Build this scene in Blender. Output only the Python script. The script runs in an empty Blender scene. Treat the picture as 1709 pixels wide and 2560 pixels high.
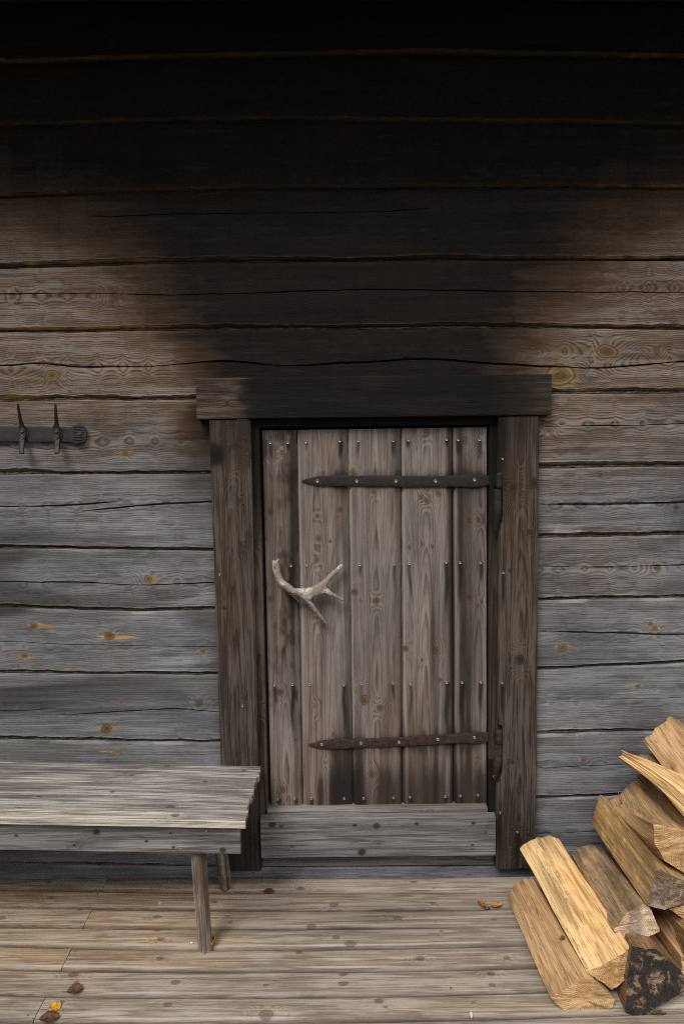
import bpy, math, random
import numpy as np
from mathutils import Matrix, Vector

# ------------------------------------------------------------------ camera
D, H = 2.6, 1.71                      # metres from the wall, eye height over the deck
PITCH, ROLL = math.radians(5.3), 0.0135
FPX = 24.0 / 36.0 * 2560
CX, CY = 854.5, 1280.0
CAM = np.array([0.0, -D, H])
FW = np.array([0, math.cos(PITCH), -math.sin(PITCH)])
R0 = np.array([1.0, 0, 0]); U0 = np.array([0, math.sin(PITCH), math.cos(PITCH)])
RT = R0 * math.cos(ROLL) - U0 * math.sin(ROLL)
UP = U0 * math.cos(ROLL) + R0 * math.sin(ROLL)
sc = bpy.context.scene
cd = bpy.data.cameras.new('camera'); cam = bpy.data.objects.new('camera', cd)
sc.collection.objects.link(cam); sc.camera = cam
cd.sensor_fit = 'VERTICAL'; cd.sensor_height = 36; cd.sensor_width = 24; cd.lens = 24
cd.clip_start = 0.05; cd.clip_end = 600
cam.matrix_world = Matrix(((RT[0], UP[0], -FW[0], CAM[0]), (RT[1], UP[1], -FW[1], CAM[1]),
                           (RT[2], UP[2], -FW[2], CAM[2]), (0, 0, 0, 1)))
# ------------------------------------------------------------------ light
SUN_EL, SUN_AZ = math.radians(50), math.radians(-28)     # azimuth from straight behind the camera, towards the left
w = bpy.data.worlds.new('World'); sc.world = w; w.use_nodes = True
nt = w.node_tree; nt.nodes.clear()
sky = nt.nodes.new('ShaderNodeTexSky'); sky.sky_type = 'NISHITA'; sky.sun_disc = False
sky.sun_elevation = SUN_EL; sky.sun_rotation = math.radians(180) - SUN_AZ * -1
sky.air_density = 1.0; sky.dust_density = 4.0; sky.ozone_density = 1.0
bg = nt.nodes.new('ShaderNodeBackground'); bg.inputs['Strength'].default_value = 0.08
wo = nt.nodes.new('ShaderNodeOutputWorld')
hs = nt.nodes.new('ShaderNodeHueSaturation'); hs.inputs['Saturation'].default_value = .68     # hazy, thinly overcast
nt.links.new(sky.outputs[0], hs.inputs['Color']); nt.links.new(hs.outputs[0], bg.inputs[0]); nt.links.new(bg.outputs[0], wo.inputs[0])
sd = bpy.data.lights.new('sun', 'SUN'); sd.energy = 2.7; sd.angle = math.radians(26); sd.color = (1.0, 0.95, 0.88)
sun = bpy.data.objects.new('sun', sd); sc.collection.objects.link(sun)
sv = Vector((math.sin(SUN_AZ) * math.cos(SUN_EL), -math.cos(SUN_AZ) * math.cos(SUN_EL), math.sin(SUN_EL)))
sun.rotation_euler = sv.to_track_quat('Z', 'Y').to_euler(); sun.location = sv * 20
sc.view_settings.view_transform = 'Standard'; sc.view_settings.look = 'None'
sc.view_settings.gamma = 1; sc.view_settings.use_curve_mapping = False
sc.view_settings.exposure = 0.28
sc.cycles.filter_width = 1.0; sc.cycles.use_denoising = False; sc.cycles.max_bounces = 6; sc.cycles.diffuse_bounces = 4

# ------------------------------------------------------------------ helpers
rng = np.random.RandomState(7); random.seed(7)

def ray(px, py):
    return FW + RT * ((px - CX) / FPX) + UP * ((CY - py) / FPX)
def PW(px, py, y=0.0):                       # point of the photo on a vertical plane parallel to the wall
    d = ray(px, py); return CAM + d * ((y + D) / d[1])
def PD(px, py, z=0.0):                       # point of the photo on a level plane
    d = ray(px, py); return CAM + d * ((z - H) / d[2])
def proj(x, y, z):
    q = np.stack([np.asarray(x) - CAM[0], np.asarray(y) - CAM[1] + 0 * np.asarray(x), np.asarray(z) - CAM[2] + 0 * np.asarray(x)], -1)
    dz = q @ FW
    return CX + FPX * (q @ RT) / dz, CY - FPX * (q @ UP) / dz

def _h(ix, iy, iz):
    n = (ix * 374761393 + iy * 668265263 + iz * 2147483647 + 1013904223) & 0xffffffff
    n = ((n ^ (n >> 13)) * 1274126177) & 0xffffffff
    n = ((n ^ (n >> 16)) * 2246822519) & 0xffffffff
    return ((n ^ (n >> 15)) & 0xffff) / 32767.5 - 1.0
def vn(x, y=0.0, z=0.0):                     # value noise, -1..1
    x, y, z = np.broadcast_arrays(np.asarray(x, float), np.asarray(y, float), np.asarray(z, float))
    fx, fy, fz = np.floor(x), np.floor(y), np.floor(z)
    tx, ty, tz = x - fx, y - fy, z - fz
    tx, ty, tz = [t * t * (3 - 2 * t) for t in (tx, ty, tz)]
    ix, iy, iz = fx.astype(np.int64), fy.astype(np.int64), fz.astype(np.int64)
    r = 0
    for a in (0, 1):
        for b in (0, 1):
            for c in (0, 1):
                wgt = (tx if a else 1 - tx) * (ty if b else 1 - ty) * (tz if c else 1 - tz)
                r = r + wgt * _h(ix + a, iy + b, iz + c)
    return r
def ss(t):
    t = np.clip(t, 0, 1); return t * t * (3 - 2 * t)

def link(name, me, mat, parent=None):
    o = bpy.data.objects.new(name, me); sc.collection.objects.link(o)
    if mat is not None: me.materials.append(mat)
    if parent is not None: o.parent = parent
    return o
def thing(name, label, cat, group=None, kind=None):
    o = bpy.data.objects.new(name, None); o.empty_display_size = .1; sc.collection.objects.link(o)
    return tag(o, label, cat, group, kind)
def tag(o, label=None, cat=None, group=None, kind=None):
    for k, v_ in (('label', label), ('category', cat), ('group', group), ('kind', kind)):
        if v_: o[k] = v_
    return o
ATT = ('gp', 'kd', 'kt', 'rs', 'so', 'wm', 'rw', 'pl')
def make_mesh(name, V, F, attrs=None, smooth=True, sharp=None):
    me = bpy.data.meshes.new(name)
    V = np.asarray(V, float).reshape(-1, 3)
    if isinstance(F, np.ndarray):
        n = len(F); k = F.shape[1]
        me.vertices.add(len(V)); me.loops.add(n * k); me.polygons.add(n)
        me.vertices.foreach_set('co', V.ravel())
        me.loops.foreach_set('vertex_index', F.ravel().astype(np.int32))
        me.polygons.foreach_set('loop_start', np.arange(0, n * k, k, dtype=np.int32))
        me.update(calc_edges=True)
    else:
        me.from_pydata([tuple(p) for p in V], [], [tuple(f) for f in F])
    if attrs:
        for k_, a in attrs.items():
            if k_ == 'gc':
                at = me.attributes.new('gc', 'FLOAT_VECTOR', 'POINT'); at.data.foreach_set('vector', np.asarray(a, np.float32).ravel())
            else:
                at = me.attributes.new(k_, 'FLOAT', 'POINT'); at.data.foreach_set('value', np.asarray(a, np.float32).ravel())
    me.validate()
    me.polygons.foreach_set('use_smooth', np.ones(len(me.polygons), bool) if smooth else np.zeros(len(me.polygons), bool))
    if sharp: me.set_sharp_from_angle(angle=math.radians(sharp))
    me.update()
    return me

def loft(name, P, L=None, fld=None, mat=None, parent=None, caps=True, capfn=None, sharp=38):
    """P (nu,nv,3) rings of points closed in v; L local grain coordinates of the same shape."""
    nu, nv = P.shape[:2]
    if L is None: L = P
    i = np.arange(nu - 1)[:, None]; j = np.arange(nv)[None, :]; j2 = (j + 1) % nv
    F = np.stack([i * nv + j + 0 * j2, (i + 1) * nv + j, (i + 1) * nv + j2, i * nv + j2], -1).reshape(-1, 4)
    V = [P.reshape(-1, 3)]; LL = [L.reshape(-1, 3)]; off = nu * nv; FF = [F]
    iscap = [np.zeros(off)]
    if caps:
        for e, rev in ((0, False), (nu - 1, True)):
            c = P[e].mean(0); lc = L[e].mean(0)
            ks = [1.0, .82, .62, .4, .18, .001]
            for k in ks:
                Q = c + (P[e] - c) * k
                LQ = lc + (L[e] - lc) * k
                if capfn is not None: Q = capfn(Q, LQ, e, k)
                V.append(Q); LL.append(LQ); iscap.append(np.ones(nv))
            for r in range(len(ks) - 1):
                a = off + r * nv; jj = np.arange(nv); j3 = (jj + 1) % nv
                q = np.stack([a + jj, a + j3, a + nv + j3, a + nv + jj], -1)
                if rev: q = q[:, ::-1]
                FF.append(q)
            off += len(ks) * nv
    V = np.concatenate(V); LL = np.concatenate(LL); F = np.concatenate(FF); iscap = np.concatenate(iscap)
    vol = np.einsum('ij,ij->i', V[F[:, 0]], np.cross(V[F[:, 1]], V[F[:, 2]])).sum() + \
          np.einsum('ij,ij->i', V[F[:, 0]], np.cross(V[F[:, 2]], V[F[:, 3]])).sum()
    if vol < 0: F = F[:, ::-1].copy()
    at = fld(LL[:, 0], LL[:, 1], LL[:, 2], V) if fld else None
    if at is not None: at['ec'] = iscap
    me = make_mesh(name, V, F, at, True, sharp)
    return link(name, me, mat, parent)

def fields(u, v, wd, pith=(0, .08), ring=.003, knots=(), seed=0., taper=2.0, wob=1.0, extra=None, V=None, kz=1.0, wob2=.5):
    """growth rings, knots and stains of a piece of timber at the given grain coordinates"""
    wan = .012 * vn(u * 1.3, seed) * wob
    R = np.hypot(v - pith[0] - wan, wd - pith[1])
    gp = R / ring + taper * u + 1.2 * vn(u * 2.1, seed + 3) * wob + .35 * vn(u * 7, v * 18, seed) * wob2
    kd = np.full(u.shape, -1.0); kt = np.zeros(u.shape); rs = np.zeros(u.shape)
    for k in knots:
        ku, kv, r = k[:3]; asp = k[3] if len(k) > 3 else 1.3; tint = k[4] if len(k) > 4 else .4
        rl = k[5] if len(k) > 5 else 0; rr = k[6] if len(k) > 6 else rl
        m = (np.abs(u - ku) < max(r * 9, rl, rr) + .02) & (np.abs(v - kv) < r * 7)
        if not m.any(): continue
        du, dv = u[m] - ku, v[m] - kv
        a, b = du / (r * asp), dv / r
        d = np.sqrt(a * a + b * b)
        gp[m] += 1.5 * r / ring * kz * np.exp(-(a * .42) ** 2 - (b * .5) ** 2)
        kk = 1 - d * (1 + .16 * vn(np.arctan2(b, a) * 1.5, ku * 37, kv * 11))
        sel = kk > kd[m]
        t = kd[m]; t[sel] = kk[sel]; kd[m] = t
        g = np.exp(-(d / 1.8) ** 4)
        kt[m] = np.maximum(kt[m], tint * g)
        if rl or rr:
            Ls = np.where(du < 0, max(rl, 1e-4), max(rr, 1e-4)); q = np.clip(1 - np.abs(du) / Ls, 0, 1)
            rs[m] = np.maximum(rs[m], q ** .6 * np.exp(-((dv + du * .06) / (r * (.25 + .75 * q * q))) ** 2))
    at = dict(gp=gp, kd=np.clip(kd, -1, 1), kt=kt, rs=rs, so=np.zeros(u.shape), wm=np.zeros(u.shape), rw=np.zeros(u.shape), pl=np.zeros(u.shape),
              gc=np.stack([u + seed * 3.17, v + seed * 1.31, wd + seed * .77], -1))
    if extra: extra(at, u, v, wd, V)
    return at

# ------------------------------------------------------------------ materials
class NB:
    def __init__(s, name):
        s.m = bpy.data.materials.new(name); s.m.use_nodes = True; s.t = s.m.node_tree; s.t.nodes.clear()
    def n(s, typ, **kw):
        q = s.t.nodes.new(typ)
        for k, v_ in kw.items():
            if k.startswith('i_'): q.inputs[k[2:].replace('_', ' ')].default_value = v_
            else: setattr(q, k, v_)
        return q
    def l(s, a, b): s.t.links.new(a, b)
    def put(s, sock, val):
        if hasattr(val, 'links') or isinstance(val, bpy.types.NodeSocket): s.l(val, sock)
        else: sock.default_value = val
    def math(s, op, a, b=None, c=None, clamp=False):
        q = s.n('ShaderNodeMath', operation=op, use_clamp=clamp)
        s.put(q.inputs[0], a)
        if b is not None: s.put(q.inputs[1], b)
        if c is not None: s.put(q.inputs[2], c)
        return q.outputs[0]
    def mix(s, f, a, b, mode='MIX'):
        q = s.n('ShaderNodeMix', data_type='RGBA', blend_type=mode)
        s.put(q.inputs[0], f)
        for k, c in ((6, a), (7, b)):
            if isinstance(c, (tuple, list)): q.inputs[k].default_value = (*c[:3], 1)
            else: s.l(c, q.inputs[k])
        return q.outputs[2]
    def mr(s, v, a, b, c=0., d=1., smooth=True):
        q = s.n('ShaderNodeMapRange', interpolation_type='SMOOTHSTEP' if smooth else 'LINEAR')
        s.put(q.inputs[0], v)
        for k, x in zip((1, 2, 3, 4), (a, b, c, d)): s.put(q.inputs[k], x)
        return q.outputs[0]
    def attr(s, name):
        return s.n('ShaderNodeAttribute', attribute_name=name)
    def scale(s, vec, sx, sy, sz):
        q = s.n('ShaderNodeVectorMath', operation='MULTIPLY'); s.l(vec, q.inputs[0]); q.inputs[1].default_value = (sx, sy, sz); return q.outputs[0]
    def noise(s, vec, scale=1., detail=3., rough=.55, dist=0.):
        q = s.n('ShaderNodeTexNoise'); s.l(vec, q.inputs['Vector'])
        q.inputs['Scale'].default_value = scale; q.inputs['Detail'].default_value = detail
        q.inputs['Roughness'].default_value = rough; q.inputs['Distortion'].default_value = dist
        return q.outputs['Fac']
    def ramp(s, f, pts):
        q = s.n('ShaderNodeValToRGB'); s.l(f, q.inputs[0]); e = q.color_ramp.elements
        while len(e) < len(pts): e.new(.5)
        for el, (p, c) in zip(e, pts):
            el.position = p; el.color = (*c[:3], 1) if isinstance(c, (tuple, list)) else (c, c, c, 1)
        return q.outputs[0]
    def out(s, col, rough=.8, bump=None, bs=.3, bd=.002, spec=.25, metal=0., normal=None):
        b = s.n('ShaderNodeBsdfPrincipled')
        s.put(b.inputs['Base Color'], col if not isinstance(col, (tuple, list)) else (*col[:3], 1))
        s.put(b.inputs['Roughness'], rough); b.inputs['Specular IOR Level'].default_value = spec
        b.inputs['Metallic'].default_value = metal
        if bump is not None:
            q = s.n('ShaderNodeBump'); q.inputs['Strength'].default_value = bs; q.inputs['Distance'].default_value = bd
            s.l(bump, q.inputs['Height']); s.l(q.outputs[0], b.inputs['Normal'])
        o = s.n('ShaderNodeOutputMaterial'); s.l(b.outputs[0], o.inputs[0])
        return s.m

def wood(name, light, dark, warm=None, soot=(.012, .011, .0115), raw=(.62, .36, .15), resin=(.42, .27, .11),
         knot=(.10, .062, .035), ringc=.6, fib=.5, streak=.5, blotch=.4, checks=.5, fine=1.0, rnd=.15, pale=None, palec=.5,
         mould=0., endc=None, bs=.5, km=.9, ug=.6, mid=None, rsh=.15, rmod=0, algae=0., patch=None):
    b = NB(name)
    gc = b.attr('gc').outputs['Vector']
    f1 = b.noise(b.scale(gc, 8 * ug, 170 * fine, 170 * fine), 1, 5, .66)
    f2 = b.noise(b.scale(gc, 3.0 * ug, 62 * fine, 62 * fine), 1, 4, .58)
    f3 = b.noise(b.scale(gc, 3.0, 11, 11), 1, 4, .6, .8)
    f4 = b.noise(b.scale(gc, 9, 26, 26), 1, 5, .7)
    ph = b.math('ADD', b.attr('gp').outputs['Fac'], b.math('MULTIPLY', f2, rsh))
    fr = b.math('FRACT', ph)
    ring = b.ramp(fr, [(0, 0.), (.35, .08), (.68, .8), (.88, 1.), (1, 0.)])
    # ring visibility varies from place to place
    rv = b.math('MULTIPLY', b.mr(f3, .3, .7, .6, 1.0), ringc)
    if rmod: rv = b.math('MULTIPLY', rv, b.mr(b.attr('wm').outputs['Fac'], 0, .5, .55, 1.))
    if warm is not None:
        lt = b.mix(b.math('MULTIPLY', b.attr('wm').outputs['Fac'], b.mr(f4, .25, .6, .75, 1.), clamp=True), light, warm)
    else: lt = b.mix(0., light, light)
    lt = b.mix(b.mr(f3, .35, .72), lt, b.mix(1., lt, (1 + blotch * .7,) * 3, 'MULTIPLY'))
    lt = b.mix(b.mr(f4, .62, .3, 0, blotch), lt, b.mix(1., lt, (.55, .55, .57), 'MULTIPLY'))
    if patch is not None:
        pn = b.noise(b.scale(gc, 1.1, 7, 7), 1, 3, .5, .3)
        lt = b.mix(b.mr(pn, .52, .68, 0, .8), lt, patch)
    col = b.mix(b.math('MULTIPLY', ring, rv), lt, b.mix(1., lt, dark, 'MULTIPLY'))
    col = b.mix(b.mr(f1, .60, .38, 0, fib), col, b.mix(1., col, (.28, .27, .27), 'MULTIPLY'))
    col = b.mix(b.mr(f2, .60, .28, 0, streak * .62), col, b.mix(1., col, (.45, .43, .42), 'MULTIPLY'))
    if pale is not None:
        pz = b.noise(b.scale(gc, 2.4, 75 * fine, 75 * fine), 1, 4, .7)
        col = b.mix(b.mr(b.math('MULTIPLY', pz, b.mr(f3, .2, .6, .8, 1.1)), .47, .62, 0, palec), col, pale)
    plc = pale if pale is not None else light
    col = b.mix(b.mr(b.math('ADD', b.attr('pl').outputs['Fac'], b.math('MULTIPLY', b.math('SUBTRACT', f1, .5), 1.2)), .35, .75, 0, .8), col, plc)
    # fine drying checks
    c1 = b.noise(b.scale(gc, 1.8, 120, 120), 1, 2, .5)
    ck = b.mr(b.math('ABSOLUTE', b.math('SUBTRACT', c1, .5)), .0, .012, 1., 0.)
    ck = b.math('MULTIPLY', b.math('MULTIPLY', ck, b.mr(f2, .45, .62)), checks)
    col = b.mix(ck, col, (.02, .018, .016))
    # resin, raw wood, knots
    wig = b.math('SUBTRACT', f4, .5)
    rs = b.attr('rs').outputs['Fac']
    col = b.mix(b.mr(b.math('ADD', rs, b.math('MULTIPLY', b.math('SUBTRACT', f1, .5), .7)), .22, .5, 0, .85), col, b.mix(b.mr(f2, .35, .65), resin, b.mix(1., (*resin,), (.5, .4, .35), 'MULTIPLY')))
    kt = b.attr('kt').outputs['Fac']
    kd = b.math('ADD', b.attr('kd').outputs['Fac'], b.math('MULTIPLY', wig, .32))
    kc = b.mix(b.math('MULTIPLY', kt, .75), knot, b.mix(1., (*resin,), (.75, .75, .78), 'MULTIPLY'))
    krings = b.math('SINE', b.math('MULTIPLY', kd, 20.))
    kc = b.mix(b.mr(krings, -.2, 1, 0, .45), kc, b.mix(1., kc, (.35, .3, .28), 'MULTIPLY'))
    kc = b.mix(b.mr(b.math('ADD', kd, wig), .15, .75, 0, .7), kc, b.mix(1., knot, (.4, .38, .36), 'MULTIPLY'))
    col = b.mix(b.mr(kd, -.6, .0, 0, .5), col, b.mix(kt, b.mix(1., col, (.6, .58, .57), 'MULTIPLY'), b.mix(.5, col, resin)))
    col = b.mix(b.mr(kd, -.05, .12, 0, km), col, kc)
    col = b.mix(b.mr(b.math('ABSOLUTE', b.math('SUBTRACT', kd, .04)), .0, .14, .7 * km, 0.), col, (.035, .026, .02))
    rw = b.attr('rw').outputs['Fac']
    col = b.mix(b.mr(b.math('ADD', rw, b.math('MULTIPLY', wig, 1.1)), .45, .7, 0, .85), col, b.mix(b.mr(f2, .3, .7), raw, b.mix(1., (*raw,), (.35, .3, .28), 'MULTIPLY')))
    if algae:
        an = b.noise(b.scale(gc, 3, 12, 12), 1, 4, .6)
        col = b.mix(b.mr(an, .5, .75, 0, algae), col, (.12, .125, .065))
    if endc is not None:
        ec = b.attr('ec').outputs['Fac']
        e1 = b.noise(b.scale(gc, 20, 14, 90), 1, 5, .65)
        ecol = b.mix(b.mr(e1, .35, .65), endc, b.mix(1., endc, (.62, .52, .42), 'MULTIPLY'))
        ecol = b.mix(b.math('MULTIPLY', ring, .5), ecol, b.mix(1., ecol, (.6, .5, .4), 'MULTIPLY'))
        col = b.mix(ec, col, ecol)
        if mould:
            mn = b.noise(b.scale(gc, 20, 22, 22), 1, 6, .7, .5)
            mc = b.mix(b.noise(b.scale(gc, 60, 90, 90), 1, 4, .7), (.012, .010, .011), (.060, .050, .046))
            col = b.mix(b.math('MULTIPLY', b.mr(mn, .38 , .5), b.mr(ec, 0, 1, .25, mould)), col, mc)
    oi = b.n('ShaderNodeObjectInfo')
    col = b.mix(1., col, b.ramp(oi.outputs['Random'], [(0, 1 - rnd), (1, 1 + rnd)]), 'MULTIPLY')
    so = b.math('ADD', b.attr('so').outputs['Fac'], b.math('MULTIPLY', b.math('SUBTRACT', f2, .5), .35))
    so = b.math('ADD', so, b.math('MULTIPLY', wig, .30))
    sog = b.math('MULTIPLY', b.mr(so, .03, .98, 0, 1, False), b.mr(b.attr('so').outputs['Fac'], 0, .12))
    if mid is not None:
        mc_ = b.mix(b.attr('wm').outputs['Fac'], (.058, .058, .062), mid) if name == 'weathered_log' else b.mix(0., mid, mid)
        col = b.mix(b.mr(sog, .0, .55, 0, .95, False), col, b.mix(b.mr(f1, .3, .7), mc_, b.mix(1., mc_, (.55, .53, .52), 'MULTIPLY')))
        col = b.mix(b.mr(sog, .32, 1.02, 0, 1, False), col, b.mix(b.mr(f3, .35, .65), soot, b.mix(1., (*soot,), (1.7, 1.55, 1.45), 'MULTIPLY')))
    else: col = b.mix(b.math('POWER', sog, .75), col, soot)
    ht = b.math('ADD', b.math('MULTIPLY', ring, .35), b.math('MULTIPLY', f1, .8))
    ht = b.math('ADD', ht, b.math('MULTIPLY', f2, 1.2))
    ht = b.math('SUBTRACT', ht, b.math('MULTIPLY', ck, 2.0))
    return b.out(col, .78, ht, bs, .0022, .13)

M = {}
M['log'] = wood('weathered_log', (.156, .160, .172), (.20, .18, .165), warm=(.175, .122, .083), ringc=1., fib=.34, streak=.28, blotch=.75, rnd=.10,
                checks=.5, pale=(.26, .26, .27), palec=.35, resin=(.42, .27, .11), knot=(.085, .055, .035), ug=.5, mid=(.085, .052, .029), soot=(.0050, .0043, .0043), rmod=1)
M['door'] = wood('door_pine', (.205, .180, .165), (.30, .25, .22), warm=(.165, .118, .088), ringc=1., fib=.38, streak=.35, blotch=.45, rnd=.05, checks=.3, ug=.35,
                 resin=(.27, .18, .09), knot=(.095, .068, .048), pale=(.27, .245, .23), palec=.35, km=.9, mid=(.055, .042, .033))
M['frame'] = wood('dark_frame_pine', (.050, .041, .035), (.26, .23, .21), warm=(.076, .052, .038), ringc=1., fib=.5, streak=.35, blotch=.5, rnd=.05, ug=.45,
                  checks=.6, resin=(.11, .08, .05), knot=(.035, .026, .021), pale=(.13, .115, .10), palec=.45, soot=(.0055, .005, .005), mid=(.020, .0155, .013))
M['sill'] = wood('grey_sill_pine', (.135, .132, .134), (.38, .36, .35), warm=(.25, .18, .12), ringc=.8, fib=.4, streak=.35, rnd=.05, knot=(.04, .036, .034), ug=.5,
                 pale=(.27, .265, .26), palec=.45, km=.9)
M['bench'] = wood('bench_pine', (.265, .252, .243), (.40, .38, .36), warm=(.34, .28, .21), ringc=.6, fib=.6, streak=.6, blotch=.55, rnd=.04, checks=.6, ug=.6,
                  pale=(.56, .52, .46), palec=.6, bs=.7, knot=(.10, .088, .078), fine=1.3, km=.7)
M['leg'] = wood('leg_pine', (.17, .145, .13), (.4, .35, .3), warm=(.25, .17, .11), ringc=.6, fib=.6, streak=.7, rnd=.05, checks=.8, pale=(.42, .36, .29), palec=.8)
M['deck'] = wood('deck_pine', (.278, .242, .200), (.45, .40, .36), warm=(.32, .23, .145), ringc=.7, fib=.38, streak=.38, blotch=.5, rnd=.10, checks=.4, ug=.5,
                 knot=(.085, .07, .058), resin=(.30, .23, .14), pale=(.43, .385, .335), palec=.5, algae=.3, fine=.9, km=.5)
def fire(nm, c, e, mould=0., **k):
    return wood(nm, c, (.48, .35, .23), warm=(c[0] * .8, c[1] * .62, c[2] * .5), soot=(.045, .03, .02), ringc=.5, fib=.42, streak=.6, blotch=.45, rnd=.03, ug=.35,
                checks=.6, knot=(.15, .07, .03), pale=(min(1, c[0] * 1.25), c[1] * 1.2, c[2] * 1.15), palec=.6, endc=e, mould=mould, bs=1.0, fine=1.0, **k)
M['fire_gold'] = fire('split_wood_golden', (.78, .55, .27), (.68, .47, .24))
M['fire_tan'] = fire('split_wood_tan', (.57, .385, .205), (.70, .49, .27))
M['fire_brown'] = fire('split_wood_brown', (.50, .36, .21), (.84, .68, .52), mould=.12)
M['fire_ochre'] = fire('split_wood_ochre', (.58, .385, .175), (.46, .36, .28), mould=.6)
M['fire_dark'] = fire('split_wood_shaded', (.32, .20, .105), (.36, .26, .19), mould=1.)

def iron(name, base, rust, amt):
    b = NB(name); tc = b.n('ShaderNodeTexCoord').outputs['Object']
    n1 = b.noise(tc, 55, 6, .7); n2 = b.noise(tc, 260, 4, .6); n3 = b.noise(tc, 12, 3, .5)
    col = b.mix(b.mr(n1, .40, .62, 0, amt), base, rust)
    col = b.mix(b.mr(n2, .55, .75, 0, .5), col, b.mix(1., col, (2.2, 2.0, 1.9), 'MULTIPLY'))
    ht = b.math('ADD', n1, b.math('MULTIPLY', n2, .5))
    return b.out(col, b.mr(n1, .3, .7, .5, .8), ht, .6, .0015, .4, 0.25)
M['iron'] = iron('black_iron', (.012, .0115, .012), (.028, .021, .018), .6)
M['rust'] = iron('rusty_iron', (.022, .016, .015), (.060, .030, .023), .85)
M['hook'] = iron('forged_iron', (.022, .024, .027), (.07, .04, .028), .35)
b = NB('screw_steel'); M['screw'] = b.out(b.mix(b.noise(b.n('ShaderNodeTexCoord').outputs['Object'], 600, 2), (.13, .135, .125), (.30, .31, .29)), .45, spec=.5, metal=.7)
b = NB('dark_screw'); M['dscrew'] = b.out(b.mix(b.noise(b.n('ShaderNodeTexCoord').outputs['Object'], 300, 2), (.03, .028, .026), (.09, .085, .08)), .5, spec=.4, metal=.5)
b = NB('caulking_moss'); tc = b.n('ShaderNodeTexCoord').outputs['Object']
n1 = b.noise(b.scale(tc, 30, 60, 160), 1, 6, .75); n2 = b.noise(tc, 9, 4, .6)
col = b.mix(b.mr(n1, .35, .68), (.022, .019, .014), (.15, .135, .105)); col = b.mix(b.mr(n2, .45, .65, 0, .7), col, (.03, .028, .018))
zt = b.n('ShaderNodeSeparateXYZ'); b.l(tc, zt.inputs[0])
col = b.mix(b.mr(zt.outputs['Z'], 1.9, 2.3), col, (.016, .014, .011))
M['moss'] = b.out(col, .95, n1, 1., .006, .05)
b = NB('antler_bone'); tc = b.n('ShaderNodeTexCoord').outputs['Object']
n1 = b.noise(tc, 60, 6, .7); n2 = b.noise(tc, 16, 4, .6); n3 = b.noise(b.scale(tc, 120, 120, 120), 1, 3, .6)
col = b.mix(b.mr(n1, .35, .62), (.17, .145, .125), (.56, .53, .48)); col = b.mix(b.mr(n2, .36, .54, 0, .85), col, (.17, .14, .115))
col = b.mix(b.mr(n3, .62, .72, 0, .4), col, (.07, .055, .045))
M['bone'] = b.out(col, .55, b.math('ADD', n1, n3), .6, .0025, .4)
def leafmat(nm, a, c):
    b = NB(nm); tc = b.n('ShaderNodeTexCoord').outputs['Object']; n1 = b.noise(tc, 90, 5, .7)
    return b.out(b.mix(b.mr(n1, .4, .62), a, c), .6, n1, .5, .001, .3)
M['leaf_yellow'] = leafmat('yellow_leaf', (.62, .36, .035), (.30, .13, .02))
M['leaf_orange'] = leafmat('orange_leaf', (.42, .17, .02), (.12, .045, .012))
M['leaf_brown'] = leafmat('brown_leaf', (.115, .05, .028), (.05, .024, .016))
M['white'] = leafmat('white_chip', (.75, .74, .68), (.55, .54, .48))
b = NB('forest_ground'); tc = b.n('ShaderNodeTexCoord').outputs['Object']; n1 = b.noise(tc, 1.3, 8, .7); n2 = b.noise(tc, .15, 4)
M['ground'] = b.out(b.mix(b.mr(n1, .35, .65), b.mix(n2, (.05, .055, .025), (.10, .08, .05)), (.03, .035, .015)), .95, n1, .8, .04, .1)

# ------------------------------------------------------------------ ground (outside the picture) and deck
me = make_mesh('ground', [(-220, -220, -.42), (220, -220, -.42), (220, 220, -.42), (-220, 220, -.42)], [(0, 1, 2, 3)])
tag(link('ground', me, M['ground']), kind='structure')

def section(n, r, th, nb=3):
    """closed rounded board section: list of (s, ov, w); s across the front face 0..1"""
    L = [(s, 0, 0) for s in np.linspace(0, 1, n)]
    L += [(1, r * math.sin(a), r * (1 - math.cos(a))) for a in (.5, 1.05, math.pi / 2)]
    L += [(1, r, th * .5), (1, r, th)] + [(s, 0, th) for s in np.linspace(1, 0, nb)] + [(0, -r, th), (0, -r, th * .5)]
    L += [(0, -r * math.sin(a), r * (1 - math.cos(a))) for a in (math.pi / 2, 1.05, .5)]
    return L

def board(name, us, vlo, vhi, th, O, U, V, W, mat, parent, n=14, r=.004, knots=(), seed=None, disp=None, pith=None, ring=.003,
          extra=None, taper=2., wob=1., kz=1., end_wobble=0., sharp=45):
    us = np.asarray(us, float); nu = len(us)
    vlo = np.broadcast_to(np.asarray(vlo, float), (nu,)); vhi = np.broadcast_to(np.asarray(vhi, float), (nu,))
    sec = section(n, r, th)
    s = np.array([q[0] for q in sec]); ov = np.array([q[1] for q in sec]); ww = np.array([q[2] for q in sec])
    vv = (vlo + r)[:, None] * (1 - s) + (vhi - r)[:, None] * s + ov
    uu = us[:, None] + 0 * vv
    if end_wobble:
        e = np.zeros(nu); e[-1] = 1; uu = uu + e[:, None] * end_wobble * vn(vv * 60, 3.1)
    wv = ww[None, :] + 0 * vv
    if disp is not None: wv = wv + disp(uu, vv) * (wv < th * .3)
    seed = rng.uniform(0, 50) if seed is None else seed
    if pith is None: pith = (rng.uniform(-.02, .02) + (vlo.mean() + vhi.mean()) / 2, rng.uniform(.035, .07))
    O, U, V, W = [np.asarray(q, float) for q in (O, U, V, W)]
    P = O + uu[..., None] * U + vv[..., None] * V + wv[..., None] * W
    L = np.stack([uu, vv, wv], -1)
    f = lambda u, v, w_, X: fields(u, v, w_, pith, ring, knots, seed, taper, wob, extra, X, kz)
    return loft(name, P, L, f, mat, parent, sharp=sharp)

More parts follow.
